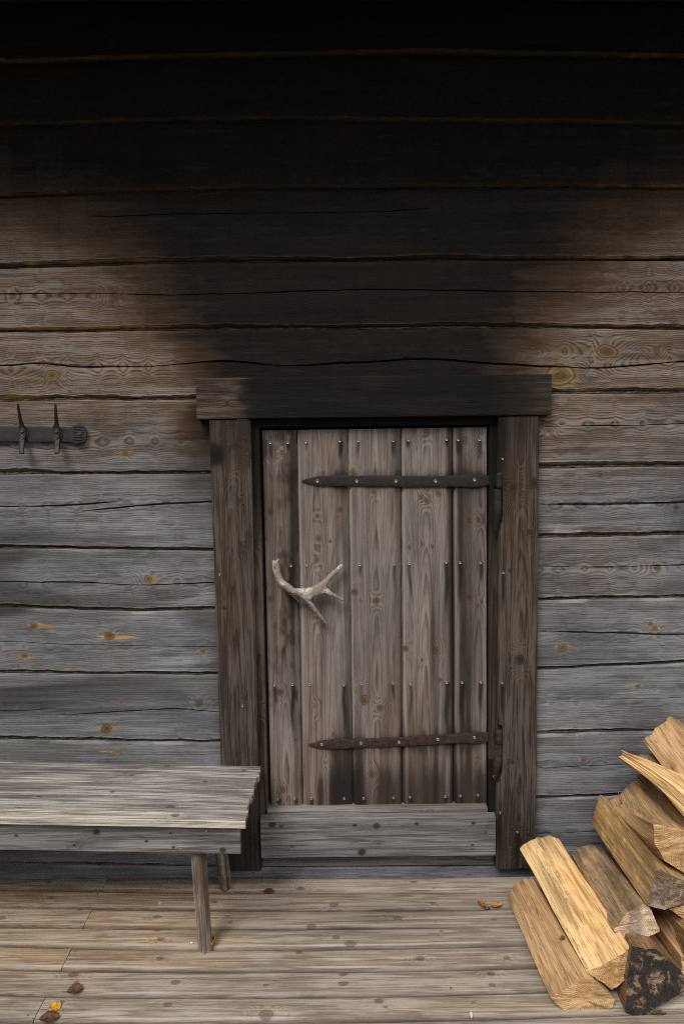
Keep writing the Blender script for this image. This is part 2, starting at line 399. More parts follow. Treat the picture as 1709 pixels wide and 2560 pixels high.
X3, Y3, Z3 = (1, 0, 0), (0, 1, 0), (0, 0, 1)
deck = thing('deck', 'weathered pine plank deck in front of the log wall', None, kind='structure')
seam = [  # photo heights of the gaps between deck boards at x = 0, 700, 854, 1290
    (2183.5, 2193, 2193, 2188), (2220.5, 2231, 2232.6, 2227.5), (2264, 2275, 2276, 2271), (2313.4, 2322, 2319.4, 2314),
    (2363.4, 2372, 2372, 2362), (2421, 2428, 2426.5, 2419), (2485, 2492, 2488.8, 2480), (2555, 2555, 2551.5, 2543)]
xs_ = (0, 700, 854, 1290)
def seam_curve(ys):
    p = np.array([PD(x, y)[:2] for x, y in zip(xs_, ys)])
    return np.polyfit(p[:, 0], p[:, 1], 2)
curves = [seam_curve(s) for s in seam]
mid = np.array([np.polyval(c, 0) for c in curves])
pitch = (mid[0] - mid[-1]) / 7
deck_knots_px = [(123, 2207, 6), (127, 2245, 7), (201, 2274, 6), (393, 2293, 7), (393, 2325, 7), (402, 2349, 7), (400, 2397, 6), (185, 2437, 9), (440, 2457, 8),
    (192, 2457, 5), (536, 2256, 6), (569, 2292, 5), (576, 2306, 5), (665, 2535, 11), (420, 2513, 7), (154, 2506, 5), (4, 2296, 8), (665, 2464, 5),
    (751, 2222, 8), (835, 2262, 9), (779, 2315, 8), (840, 2345, 7), (875, 2360, 10), (993, 2296, 8), (1082, 2258, 6), (1034, 2206, 6), (1049, 2397, 8),
    (1266, 2396, 6), (1226, 2435, 7), (1229, 2463, 6), (858, 2460, 8), (858, 2437, 7), (947, 2503, 8), (664, 2543, 8), (748, 2382, 6), (1233, 2299, 5),
    (1103, 2329, 4), (962, 2519, 4), (1184, 2508, 4), (1300, 2228, 6)]
DK = []
for (a, c, r) in deck_knots_px:
    p = PD(a, c); DK.append((p[0], p[1], r / 640 * .8, 1.5, random.uniform(.0, .25)))
def deck_extra(at, u, v, w_, V):
    x, y = V[:, 0], V[:, 1]
    px, py = proj(x, y, V[:, 2])
    fr = V[:, 1] > -1.6
    under = ss((-x - .28) / .25) * ss((y + .62) / .25)           # less weathered, browner under the bench
    at['wm'] = np.clip(.30 + .80 * under + .15 * vn(x * 2, y * 11, 4), 0, 1)
    d = np.exp(-((px - 800) / 330) ** 2 - ((py - 2300) / 55) ** 2) * .20 + .14 * np.exp(-((px - 1000) / 260) ** 2 - ((py - 2275) / 45) ** 2)
    at['so'] = np.where(fr, d * (1 + .5 * vn(x * 7, y * 40, 2)), 0) + .22 * ss((y + .09) / .10)
def edge_dirt_sheen(at, u, v, us, vlo, vhi):          # dirt and algae hold in the rounded edges next to the gaps
    d = np.minimum(v - np.interp(u, us, vlo), np.interp(u, us, vhi) - v)
    at['so'] = at['so'] + (.42 + .2 * vn(u * 4, v * 8, 1)) * np.exp(-(np.maximum(d, 0) / .0060) ** 2)
    at['pl'] = at['pl'] + .5 * np.exp(-((d - .013) / .005) ** 2) * (v < np.interp(u, us, (vlo + vhi) / 2)) + .35 * ss(vn(u * 3, v * 60, 3) * 1.5)  # front edges paler: the skylight they catch is put into the colour
xin = np.arange(-1.36, 1.08, .012)
joist = [-.955, -.316, .33, .975, -1.6, 1.62]
def deck_board(x0, x1, k, dense):
    if k < 7: ca, cb = curves[k], curves[k + 1]
    else:
        off = -(k - 7) * pitch; ca = curves[7] + np.array([0, 0, off]) if k == 7 else np.array([curves[7][0] * max(0, 1 - (k - 7) / 8), curves[7][1] * max(0, 1 - (k - 7) / 8), curves[7][2] + off])
        kk = k + 1; cb = np.array([curves[7][0] * max(0, 1 - (kk - 7) / 8), curves[7][1] * max(0, 1 - (kk - 7) / 8), curves[7][2] - (kk - 7) * pitch])
    us = np.unique(np.concatenate([[x0, x1], xin[(xin > x0) & (xin < x1)] if dense else [], np.arange(math.ceil(x0 / .3) * .3, x1, .3)]))
    us = us[np.concatenate([[True], np.diff(us) > .002])]
    cl = np.clip(us, -1.45, 1.3)
    vhi = np.polyval(ca, cl) - .0034; vlo = np.polyval(cb, cl) + .0034
    vhi += .0008 * vn(us * 3, k); vlo += .0008 * vn(us * 3, k + .5)
    kn = [q for q in DK if np.polyval(cb, q[0]) < q[1] < np.polyval(ca, q[0]) and x0 < q[0] < x1]
    tl = rng.uniform(-.0012, .0012); vm = float((vlo.mean() + vhi.mean()) / 2)
    dsp = lambda u, v: -.0016 * (1 - ((v - vm) / .047) ** 2) + tl * (v - vm) / .047 + .0006 * vn(u * 4, v * 60, k) + .0005 * vn(u * 2, v * 240, k)
    return board('deck_board', us, vlo, vhi, .028, (0, 0, 0), X3, Y3, (0, 0, -1), M['deck'], deck, n=18 if dense else 6, r=.009,
                 knots=kn, disp=dsp, ring=.0028, pith=(vm + rng.uniform(-.03, .03), rng.choice([-.03, .05, .06])),
                 extra=lambda at, u, v, w_, X: (deck_extra(at, u, v, w_, X), edge_dirt_sheen(at, u, v, us, vlo, vhi)), sharp=60, kz=.7)
NB_ = 30
for k in range(NB_):
    dense = k < 8
    xj = joist[0] + (k % 3) * .0 + rng.uniform(-.004, .004)
    cuts = [-2.6] + ([xj] if k % 2 == 0 else [-1.6]) + ([1.62] if k % 2 else [.975] if k % 4 == 2 and k > 8 else [1.62]) + [2.7]
    for a, c in zip(cuts[:-1], cuts[1:]): deck_board(a + .0012, c - .0012, k, dense)
# screws in the deck boards, joined: far too small and many to pick apart
V, F = [], []
def disc(V, F, c, n, r, h, seg=10, slot=False):
    n = np.asarray(n, float); n /= np.linalg.norm(n); a = np.cross(n, (0.3, .9, .2)); a /= np.linalg.norm(a); bb = np.cross(n, a); c = np.asarray(c, float)
    i0 = len(V)
    for (rr, hh) in ((r, -h * .5), (r, h * .5), (r * .8, h), (r * .4, h * (.3 if slot else 1)), (.0001, h * (.2 if slot else 1.05))):
        for k in range(seg):
            t = k / seg * 2 * math.pi; V.append(c + a * math.cos(t) * rr + bb * math.sin(t) * rr + n * hh)
    for q in range(4):
        for k in range(seg):
            k2 = (k + 1) % seg; F.append((i0 + q * seg + k, i0 + q * seg + k2, i0 + (q + 1) * seg + k2, i0 + (q + 1) * seg + k))
def deck_y(k, x, t):
    ca = curves[k] if k < 8 else curves[7] - np.array([0, 0, (k - 7) * pitch]); cb = curves[k + 1] if k < 7 else curves[7] - np.array([0, 0, (k - 6) * pitch])
    x = min(max(x, -1.45), 1.3)
    return np.polyval(ca, x) * (1 - t) + np.polyval(cb, x) * t
for k in range(NB_ - 1):
    for j, xj in enumerate(joist):
        for t in (.24, .74):
            for sx in ((-.02, .02) if (j == 0 and k % 2 == 0) else (.012 * random.uniform(-1, 1),)):
                x = xj + sx + random.uniform(-.004, .004)
                disc(V, F, (x, deck_y(k, x, t + random.uniform(-.05, .05)), -.0006), (0, 0, 1), .0042, .0012, 8, True)
tag(link('deck_screws', make_mesh('deck_screws', V, F), M['dscrew'], deck), kind='stuff')
# joists and fascia under the deck
def box(name, x0, x1, y0, y1, z0, z1, mat, parent, r=.003, n=5, axis='x', seg=.3, **kw):
    if axis == 'x':
        us = np.linspace(x0, x1, max(2, int((x1 - x0) / seg) + 1))
        return board(name, us, z0, z1, y1 - y0, (0, y0, 0), X3, Z3, Y3, mat, parent, n=n, r=r, **kw)
    if axis == 'z':
        us = np.linspace(z0, z1, max(2, int((z1 - z0) / seg) + 1))
        return board(name, us, x0, x1, y1 - y0, (0, y0, 0), Z3, X3, Y3, mat, parent, n=n, r=r, **kw)
    us = np.linspace(y0, y1, max(2, int((y1 - y0) / seg) + 1))
    return board(name, us, x0, x1, z1 - z0, (0, 0, z1), Y3, X3, (0, 0, -1), mat, parent, n=n, r=r, **kw)
for x in joist: box('joist', x - .024, x + .024, -3.1, -.03, -.18, -.031, M['deck'], deck, axis='y')

# ------------------------------------------------------------------ log wall
wall = thing('log_wall', 'weathered squared-log wall, grey below and soot-black above the door', 'log wall')
SEG = [  # joints between the logs, photo pixels
    [(0, 4), (400, 1), (854, -1), (1300, 0), (1709, 5)],
    [(0, 158), (200, 153), (400, 148), (600, 144), (850, 138), (1014, 134), (1343, 140), (1709, 147)],
    [(0, 315), (219, 312), (466, 303), (658, 300), (860, 304), (1124, 308), (1398, 310), (1709, 317)],
    [(0, 493), (165, 486), (384, 480), (548, 473), (860, 474), (1014, 470), (1398, 471), (1709, 470)],
    [(0, 668), (192, 663), (384, 655), (603, 652), (854, 650), (1124, 647), (1709, 649)],
    [(0, 828), (165, 827), (494, 823), (860, 821), (1288, 816), (1709, 822)],
    [(0, 1003), (214, 997), (489, 998), (600, 997), (1300, 984), (1378, 983), (1553, 981), (1709, 981)],
    [(0, 1186), (250, 1183), (523, 1182), (1347, 1169), (1709, 1165)],
    [(0, 1369), (286, 1372), (527, 1376), (1347, 1344), (1709, 1337)],
    [(0, 1517), (161, 1523), (357, 1526), (532, 1524), (1347, 1502), (1553, 1496), (1709, 1493)],
    [(0, 1683), (250, 1685), (536, 1687), (1345, 1672), (1517, 1665), (1709, 1657)],
    [(0, 1849), (250, 1853), (543, 1857), (1343, 1836), (1628, 1828), (1709, 1826)],
    [(0, 2012), (560, 2020), (1340, 1996), (1522, 1991), (1709, 1987)],
    [(0, 2159), (473, 2168), (652, 2170), (1238, 2166), (1340, 2161), (1709, 2154)]]
JX = []
for s in SEG:
    p = np.array([PW(a, c)[[0, 2]] for a, c in s]); JX.append(p)
zb_top = np.array([[-3, 3.63], [3, 3.63]])
ROWS = [zb_top] + JX + [np.array([[-3, -.12], [3, -.12]])]
def jz(i, x):
    p = ROWS[i]
    z = sum(np.interp(x + d, p[:, 0], p[:, 1]) for d in (-.06, -.03, 0, .03, .06)) / 5
    return z + .0022 * vn(x * 5, i * 7.3) + .0012 * vn(x * 19, i * 3.1)
CR = {  # drying cracks per row: photo polyline, half width in m, raw flag
    4: [([(219, 543), (466, 535), (860, 531), (960, 529), (1080, 520)], .0012, 1), ],
    5: [([(0, 735), (192, 732), (439, 738), (860, 724), (1014, 723), (1343, 729), (1709, 731)], .0018, 0)],
    6: [([(0, 915), (125, 904), (180, 919), (375, 916), (560, 901), (700, 916), (900, 905), (1060, 896), (1300, 914), (1500, 921), (1709, 903)], .0030, 0)],
    7: [([(1347, 1069), (1463, 1063), (1600, 1065), (1709, 1058)], .0022, 0)],
    8: [([(0, 1272), (178, 1266), (303, 1253)], .0045, 0), ([(200, 1277), (411, 1260), (523, 1255)], .004, 0), ([(1347, 1261), (1480, 1263), (1600, 1260), (1709, 1257)], .0055, 0)],
    9: [([(0, 1454), (214, 1456), (357, 1464), (428, 1460), (532, 1457)], .0026, 0), ([(1347, 1416), (1517, 1419), (1709, 1412)], .0024, 0)],
    10: [([(0, 1604), (178, 1612), (375, 1616), (528, 1617)], .0014, 0), ([(1347, 1580), (1553, 1582), (1662, 1589), (1709, 1585)], .0042, 0)],
    11: [([(0, 1775), (143, 1767)], .003, 0), ([(143, 1790), (321, 1777), (482, 1772), (539, 1782)], .0028, 0), ([(1345, 1761), (1517, 1750), (1709, 1744)], .0013, 0)],
    12: [([(1340, 1921), (1585, 1911), (1709, 1905)], .0024, 0)],
    13: [([(1340, 2087), (1480, 2080), (1600, 2078)], .0022, 0)]}
WKN = [(130, 939, 14, 1.3, .55), (286, 1054, 5, 1.3, .8, 14), (312, 1133, 7, 1.2, .5, 30), (54, 1246, 3, 1.3, .6), (371, 1447, 9, 1.1, .75, 5, 60), (166, 1502, 7, 1.5, .6, 4),
    (84, 1565, 9, 1.2, .45, 22, 90), (273, 1591, 10, 1.3, .3, 50, 100), (61, 1641, 6, 1.2, .6, 70, 75), (507, 1628, 6, 1.2, .5, 35, 24), (12, 1758, 7, 1., .1),
    (303, 1756, 4, 1.2, .7, 20, 14), (498, 1757, 9, 1.2, .2), (266, 1822, 12, 1.2, .3, 42, 48), (293, 1880, 5, 2.6, .9, 70, 30), (68, 400, 14, 1.2, 0), (406, 375, 8, 1.2, 0),
    (110, 220, 10, 1.3, 0), (34, 740, 7, 1.1, .4), (285, 740, 10, 1.1, .25), (340, 60, 8, 1.2, 0), (1266, 94, 13, 1.2, 0), (1565, 94, 10, 1.2, 0), (1497, 373, 8, 1.2, .1),
    (1247, 164, 9, 1.2, 0), (1705, 367, 8, 1.2, 0), (1461, 567, 7, 1.2, .1), (1499, 700, 12, 1., .3), (1516, 879, 18, 1.4, .5), (1611, 548, 4, 1.3, .1), (1401, 937, 27, 1.4, .85),
    (643, 907, 12, 1.1, .3), (1370, 1077, 6, 2.2, 1., 20), (1597, 1324, 4, 1.3, .5), (1405, 1618, 11, 1.1, .75, 35, 55), (1635, 1571, 7, 1.1, .6, 20), (1624, 1560, 5, 1.2, .7),
    (1624, 1582, 4, 1.2, .7), (1595, 1716, 6, 1.3, .5, 22), (1642, 1419, 8, 1.2, .4), (1456, 1903, 5, 1.4, .4, 16), (1690, 1270, 6, 1.2, .2), (150, 580, 8, 1.3, .1),
    (1150, 905, 10, 1.1, .3), (240, 515, 4, 2.5, .1), (1640, 885, 8, 1.2, .3), (1500, 1190, 4, 1.2, .1), (430, 560, 5, 1.3, .2)]
WK = []
for k in WKN:
    p = PW(k[0], k[1]); s = 1 / 656.
    WK.append((p[0], p[2], k[2] * s, k[3], k[4], (k[5] if len(k) > 5 else 0) * s, (k[6] if len(k) > 6 else (k[5] if len(k) > 5 else 0)) * s))
def soot_shade_wall(x, y, z):
    px, py = proj(x, y, z)
    dx = np.abs(px - 865 - 25 * vn(py / 160., 5)) + 30 * vn((px + py * .5) / 110., (py - px * .12) / 24., 9) + 18 * vn((px - py) / 40., (py + px * .1) / 9., 10)
    h0 = np.interp(py, [-200, 300, 600, 800, 1000], [330, 290, 220, 225, 240])
    g = np.interp(py, [-200, 100, 300, 500, 700, 850, 1000], [1700, 1400, 1200, 900, 640, 420, 220])
    pl = 1.18 * (1 - ss((dx - h0) / g)) * (1 - ss((py - 1010) / 190)); pl = np.minimum(pl, 1)
    top = .90 * (1 - ss((py - 310) / np.where(px < 854, 440, 390)))  # upper wall darkening: soot together with eave shade, put into the colour
    return 1 - (1 - pl) * (1 - top), px, py
RP = 0
def make_log(row, x0, x1, seed):
    us = np.unique(np.concatenate([[x0, x1], np.arange(max(-1.38, x0), min(1.38, x1), .0065), np.arange(math.ceil(x0 / .15) * .15, x1, .15)]))
    us = us[np.concatenate([[True], np.diff(us) > .002])]
    zt = jz(row, us) - .0027; zb = jz(row + 1, us) + .0027
    zm = (zt + zb) / 2; proud = rng.uniform(-.004, .004); hh = zt - zb
    # rows across the face: bevel below, face, rounded arris above
    bev = np.maximum(.013 + .006 * vn(us * 2.2, seed) + .003 * vn(us * 14, seed) + .002 * vn(us * 45, seed), .004)
    bev = bev * (.9 if row <= 6 else 1. if row < 8 else .7)
    rows = []                                    # (z, depth)
    rows.append((zb, .030 + 0 * us)); rows.append((zb + bev * .35, .016 + 0 * us)); rows.append((zb + bev * .8, .006 + 0 * us)); rows.append((zb + bev * 1.1, .001 + 0 * us))
    cr = []
    for (pl, hw, rw) in CR.get(row, []):
        p = np.array([PW(a, c)[[0, 2]] for a, c in pl])
        if p[-1, 0] < x0 or p[0, 0] > x1: continue
        zc = sum(np.interp(us + d_, p[:, 0], p[:, 1]) for d_ in (-.07, -.045, -.02, 0, .02, .045, .07)) / 7 + .0018 * vn(us * 12, seed + 1) + .0008 * vn(us * 60, seed + 1)
        a0 = p[0, 0] if pl[0][0] > 5 and p[0, 0] > x0 + .12 else -9; a1 = p[-1, 0] if pl[-1][0] < 1700 and p[-1, 0] < x1 - .12 else 9
        wdt = hw * np.clip((us - a0) / .12, 0, 1) * np.clip((a1 - us) / .12, 0, 1) * (1 + .5 * vn(us * 9, seed + 2))
        cr.append((zc, np.maximum(wdt, 0), rw))
    zs = zb + bev * 1.25; ztop = zt - .009
    N = max(10, int(hh.mean() / .0065))
    base = np.linspace(0, 1, N)
    Z = zs[:, None] + (ztop - zs)[:, None] * base[None, :]
    W = np.zeros_like(Z)
    bel = 4 * base * (1 - base)
    W += .004 * (1 - bel)[None, :]
    order = [Z]
    Wc = W
    # snap rows to the cracks
    crd = np.full(Z.shape, 1.0)
    for (zc, wd_, rw) in cr:
        tmid = float(np.median((zc - zs) / (ztop - zs))); jmid = int(np.clip(round(tmid * (N - 1)), 3, N - 4))
        # smoothly shear the grid so that row jmid lies in the crack
        off = zc - Z[:, jmid]
        act = wd_ > 0
        for j in range(N):
            wt = np.clip(1 - abs(j - jmid) / max(jmid, N - 1 - jmid) * 1.02, 0, 1)
            if j <= jmid: wt = j / jmid
            else: wt = (N - 1 - j) / (N - 1 - jmid)
            Z[:, j] += off * wt
        for j, s in ((jmid - 1, -1), (jmid + 1, 1)):
            keep = Z[:, j].copy(); Z[:, j] = Z[:, jmid] + s * (wd_ + .0004)
        W[:, jmid] += np.minimum(wd_ * 5, .016)
        cr_j = jmid
        crd[:, jmid] = 0
    # adze scallops
    per = .098; t = us / per + .25 * vn(us * 2.3, seed) + .06 * row; ti = np.floor(t); tf = t - ti
    amp = np.interp(row, [0, 3, 5, 9, 11, 14], [.0024, .0026, .0030, .0020, .0010, .0006])
    am = amp * (1 + .5 * _h(ti.astype(np.int64), 3 + row, 1))
    W -= (am * (4 * tf * (1 - tf) - .6))[:, None]
    W += .0012 * vn(us[:, None] * 3, Z * 14, seed) + .0006 * vn(us[:, None] * 10, Z * 90, seed)
    scl = (am * (4 * tf * (1 - tf) - .6)); facet = _h(ti.astype(np.int64), 11 + row, 5)
    rows += [(Z[:, j], W[:, j]) for j in range(N)]
    rows += [(zt - .004, W[:, -1] + .002), (zt - .001, W[:, -1] + .006), (zt, W[:, -1] + .014), (zt + 0 * us, .034 + 0 * us)]
    rows += [(zt + 0 * us, .14 + 0 * us), (zb + 0 * us, .14 + 0 * us)]
    zz = np.stack([r[0] for r in rows], 1); wy = np.stack([r[1] for r in rows], 1) + proud
    uu = us[:, None] + 0 * zz
    P = np.stack([uu, wy, zz], -1); zc0 = float(zm.mean())
    cl = cr[0][0].mean() if cr else zc0 + rng.uniform(-.02, .02)
    kn = [q for q in WK if abs(q[1] - np.interp(q[0], us, zm)) < np.interp(q[0], us, hh) / 2 and x0 < q[0] < x1]
    nr = len(rows)
    scal = 2.3 if row < 9 else 2.8
    def fld(u, v, w_, X):
        d = -np.interp(u, us, scl) * scal + np.where(w_ > .05, w_, 0)
        def ex(at, u, v, w_, X):
            so, px, py = soot_shade_wall(X[:, 0], X[:, 1], X[:, 2])
            zb_ = np.interp(u, us, zb); bv = np.interp(u, us, bev)
            dn = 1 - ss((v - zb_ - bv * .9) / .006)               # the bevel below
            fc = facet[np.clip(np.searchsorted(us, u), 0, len(us) - 1)]
            so = so * (1 - .45 * dn) + .035 * fc * (so > .05) * (so < .97)
            br = 1.1 * ss((1300 - py) / 380) + .35 * np.exp(-((px - 1420) / 170) ** 2) * ss((1650 - py) / 500) + .9 * so
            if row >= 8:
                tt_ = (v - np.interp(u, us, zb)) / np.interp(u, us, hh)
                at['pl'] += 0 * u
                wl = (np.exp(-((px - 470) / 150) ** 2) * (px < 860) + .9 * np.exp(-((px - 1400) / 130) ** 2)) * np.exp(-((tt_ - .22 - .1 * vn(u * 2, row)) / .22) ** 2)  # sheen on the logs beside the posts, painted as a paler colour
                SHEEN = .62 * wl * (.8 + .5 * vn(u * 6, v * 40, row)); so = so + .16 * ss((tt_ - .55) / .4) * (.6 + .6 * vn(u * 1.7, row, 8)) + .12 * ss((-u - .75) / .5)  # log tops and left end darker: rounding shade and corner falloff painted in
            else: SHEEN = 0
            at['so'] = np.clip(so, 0, 1.2); at['wm'] = np.clip(br + .25 * vn(u * 1.1, v * 6, 3) + .1 * fc, 0, 1) 
            at['rw'] = dn * (np.interp(py, [0, 400, 800, 1100, 1300], [.72, .85, .7, .4, .0]) + .38 * vn(u * 2.6, row, 2) + .30 * vn(u * 14, row, 5) - .12 - .75 * np.exp(-((px - 900) / 330) ** 2))
            at['wm'] = np.maximum(at['wm'], dn * .8)
            up = ss((v - np.interp(u, us, zt) + .016) / .006)
            at['pl'] = up * (.55 + .6 * vn(u * 9, row, 3)) * ss((py - 1250) / 200) + .35 * ss(fc) * ss(vn(u * 5, v * 9, row) * 2) * ss((py - 650) / 50) * (1 - ss(so * 2)) + SHEEN  # pale top arris: weathering plus the light it catches, put into the colour
            # dirt in random patches over the lower logs
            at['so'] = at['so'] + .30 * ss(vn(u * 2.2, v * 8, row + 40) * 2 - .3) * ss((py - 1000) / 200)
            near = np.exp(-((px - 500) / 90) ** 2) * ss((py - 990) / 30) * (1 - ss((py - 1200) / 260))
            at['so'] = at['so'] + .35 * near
        return fields(u, v, d, (cl, .050), .0058, kn, seed, taper=.8, wob=.8, extra=ex, V=X, wob2=.15)
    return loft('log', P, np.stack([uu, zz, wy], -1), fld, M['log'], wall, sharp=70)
xl_in, xr_in = -.41, .62          # logs end behind the door posts
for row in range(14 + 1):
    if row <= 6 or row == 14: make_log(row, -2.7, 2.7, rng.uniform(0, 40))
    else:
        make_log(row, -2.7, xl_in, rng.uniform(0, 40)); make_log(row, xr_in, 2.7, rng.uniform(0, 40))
def caulk(i, x0, x1):
    us = np.unique(np.concatenate([[x0, x1], np.arange(max(x0, -1.38), min(x1, 1.38), .007), np.arange(x0, x1, .2)])); us = us[np.concatenate([[True], np.diff(us) > .001])]
    zc = jz(i, us); n = 12; ang = np.linspace(0, 2 * math.pi, n, endpoint=False)
    rz = .0085 * (1 + .35 * vn(us * 40, i)[:, None] + .3 * vn(us[:, None] * 90, ang[None, :] * 2, i)); ry = .013 * (1 + .3 * vn(us[:, None] * 70, ang[None, :] * 2, i + 9))
    P = np.stack([us[:, None] + 0 * rz, .026 + ry * np.sin(ang) + .003 * vn(us * 8, i)[:, None], zc[:, None] + rz * np.cos(ang)], -1)
    loft('caulking', P, None, None, M['moss'], wall, sharp=None)
for i in range(1, 15):
    if 1 <= i <= 6 or i == 14: caulk(i, -2.7, 2.7)
    else: caulk(i, -2.7, xl_in); caulk(i, xr_in, 2.7)

# ------------------------------------------------------------------ door frame
frame = thing('door_frame', 'dark brown timber frame round the low plank door, lintel blackened by soot', 'door frame')
YF = -.040
def kpx(lst, y, vert=False, asp=1.3):
    r = []
    for k in lst:
        p = PW(k[0], k[1], y); s = (D + y) / FPX
        u, v = (p[2], p[0]) if vert else (p[0], p[2])
        r.append((u, v, k[2] * s, k[3] if len(k) > 3 else asp, k[4] if len(k) > 4 else .3, (k[5] if len(k) > 5 else 0) * s, (k[6] if len(k) > 6 else (k[5] if len(k) > 5 else 0)) * s))
    return r
def edge(pts, y, vert):
    p = np.array([PW(a, c, y) for a, c in pts]); q = p[:, [2, 0]] if vert else p[:, [0, 2]]
    return q[np.argsort(q[:, 0])]
def pxboard(name, lo, hi, u0, u1, y, th, mat, parent, vert=True, du=.008, n=18, extra_u=(), **kw):
    """board whose two long edges follow the photo; lo/hi are photo polylines"""
    a = edge(lo, y, vert); c = edge(hi, y, vert)
    us = np.unique(np.concatenate([np.linspace(u0, u1, int(abs(u1 - u0) / du) + 2), extra_u]))
    f = lambda q: (np.interp(us, q[:, 0], q[:, 1]) if len(q) > 2 else q[0, 1] + (us - q[0, 0]) * (q[1, 1] - q[0, 1]) / (q[1, 0] - q[0, 0]))
    U, V = (Z3, X3) if vert else (X3, Z3)
    return board(name, us, f(a), f(c), th, (0, y, 0), U, V, Y3, mat, parent, n=n, **kw)
rough = lambda sd: (lambda u, v: .0006 * vn(u * 6, v * 150, sd) + .0005 * vn(u * 2, v * 40, sd))
# lintel
p0 = PW(489, 945, YF - .006); p1 = PW(1378, 935, YF - .006)
def lint_x(at, u, v, w_, X):
    px, py = proj(X[:, 0], X[:, 1], X[:, 2])
    s = ss((px - 575 - 20 * vn(py / 9., 2)) / 95) * (1 - ss((px - 1090) / 290) * .72)
    at['so'] = np.clip(s * 1.4, 0, 1.35); at['wm'] = np.full(u.shape, 1.2)
pxboard('lintel', [(493, 1048.5), (1376, 1038)], [(489, 945), (1378, 935)], p0[0], p1[0], YF - .006, .05, M['frame'], frame, vert=False, n=26, r=.004,
        knots=kpx([(568, 1006, 4), (1292, 988, 5)], YF), disp=rough(1), pith=(p0[2] - .06, .05), ring=.0042, taper=6, extra=lint_x)
def post_extra(side):
    def f(at, u, v, w_, X):
        px, py = proj(X[:, 0], X[:, 1], X[:, 2])
        at['wm'] = np.clip(.75 - .8 * ss((py - 1500) / 500) + .3 * vn(u * 2, v * 20, side), 0, 1)
        s = .35 * (1 - ss((py - 1040) / 160)) + .25 * ss((py - 1950) / 150)
        if side < 0: s = s + .8 * np.exp(-((px - 540) / 24) ** 2 - ((py - 1140) / 26) ** 2) + .12 * (1 + vn(u * 3, v * 50, 4)) * ss((py - 1600) / 300)
        else:
            s = s + .55 * np.exp(-((px - 1252) / 14) ** 2) * (1 - ss((py - 1180) / 60))
            for (sx, sy) in ((1257, 1432), (1254, 1707), (1249, 2032), (1292, 2080)):
                s = s + .6 * np.exp(-((px - sx) / 5) ** 2) * ss((py - sy) / 10) * (1 - ss((py - sy - 50) / 60))
        at['so'] = s
    return f
zt_l = PW(523, 1048, YF)[2] + .012
zb_ = PW(600, 2178, YF)[2]
pxboard('post', [(522, 1048), (561, 2178)], [(626, 1048), (652.7, 2176)], zb_, zt_l - .015, YF, .06, M['frame'], frame, n=30, r=.004, ring=.0040,
        knots=kpx([(539, 1135, 20, 1.1, 0), (591, 1114, 12, 1.3, .3), (596, 1251, 6), (602, 1361, 6), (607, 1745, 4), (560, 1520, 5), (600, 1900, 4)], YF, True),
        disp=rough(2), pith=(PW(585, 1500, YF)[0], .07), extra=post_extra(-1), taper=5, kz=1.2)
nz = [PW(1250, q, YF)[2] for q in (1182, 1183, 1290, 1335, 1815, 1816, 1935, 1965)]
zr0 = PW(1300, 2171, YF)[2]; zr1 = PW(1300, 1039, YF)[2] - .003
lo = [(1245, 1039), (1245.5, 1182), (1255, 1183.5), (1256, 1290), (1246, 1335), (1244, 1796), (1244, 1812), (1255, 1813.5), (1254, 1935), (1243, 1965), (1238.5, 2171)]
pxboard('post', lo, [(1347, 1039), (1344, 1500), (1338, 2171)], zr0, zr1, YF, .06, M['frame'], frame, n=30, r=.003, ring=.0040, extra_u=[q for q in nz],
        knots=kpx([(1281, 1218, 12, 1.2, .3), (1334, 1208, 13, 1.2, .2), (1321, 1330, 5), (1299, 1649, 11, 1.2, .1), (1279, 1905, 5), (1250, 2109, 8), (1296, 2104, 11, 1.1, .1), (1275, 1426, 5)], YF, True),
        disp=rough(3), pith=(PW(1305, 1500, YF)[0], .075), extra=post_extra(1), taper=5, kz=1.2)
# jambs, set back from the posts
YJ = -.012
def jx(at, u, v, w_, X):
    px, py = proj(X[:, 0], X[:, 1], X[:, 2]); at['wm'] = np.ones(u.shape)
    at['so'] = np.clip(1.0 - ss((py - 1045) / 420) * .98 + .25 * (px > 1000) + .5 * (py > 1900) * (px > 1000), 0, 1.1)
zj0 = PW(700, 2060, YJ)[2]; zj1 = PW(700, 1049, YJ)[2]
pxboard('jamb', [(616, 1048), (640, 2176)], [(648, 1075), (671, 2040)], zj0, zj1, YJ, .10, M['frame'], frame, n=8, r=.003, ring=.004, extra=jx,
        knots=kpx([(639, 1354, 5), (657, 1776, 6, 1.2, .8)], YJ, True), disp=rough(4))
pxboard('jamb', [(1222, 1068), (1221, 2040)], [(1262, 1048), (1256, 2170)], zj0, zj1, YJ + .006, .10, M['frame'], frame, n=8, r=.003, ring=.004, extra=jx, disp=rough(5))
pj = PW(620, 1055, YJ)[0], PW(1255, 1055, YJ)[0]
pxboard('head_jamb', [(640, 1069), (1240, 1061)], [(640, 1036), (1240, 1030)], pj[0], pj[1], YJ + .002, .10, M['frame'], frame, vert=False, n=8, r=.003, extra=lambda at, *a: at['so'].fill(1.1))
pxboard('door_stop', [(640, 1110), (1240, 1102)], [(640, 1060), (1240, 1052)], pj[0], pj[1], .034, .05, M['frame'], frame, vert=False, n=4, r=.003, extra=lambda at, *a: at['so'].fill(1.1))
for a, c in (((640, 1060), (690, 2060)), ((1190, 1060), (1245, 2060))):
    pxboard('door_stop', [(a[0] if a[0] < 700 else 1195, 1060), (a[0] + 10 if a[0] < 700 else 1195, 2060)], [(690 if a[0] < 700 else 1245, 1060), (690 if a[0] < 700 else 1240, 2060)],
            zj0, zj1, .040, .05, M['frame'], frame, n=4, r=.003, extra=lambda at, *a_: at['so'].fill(1.0))
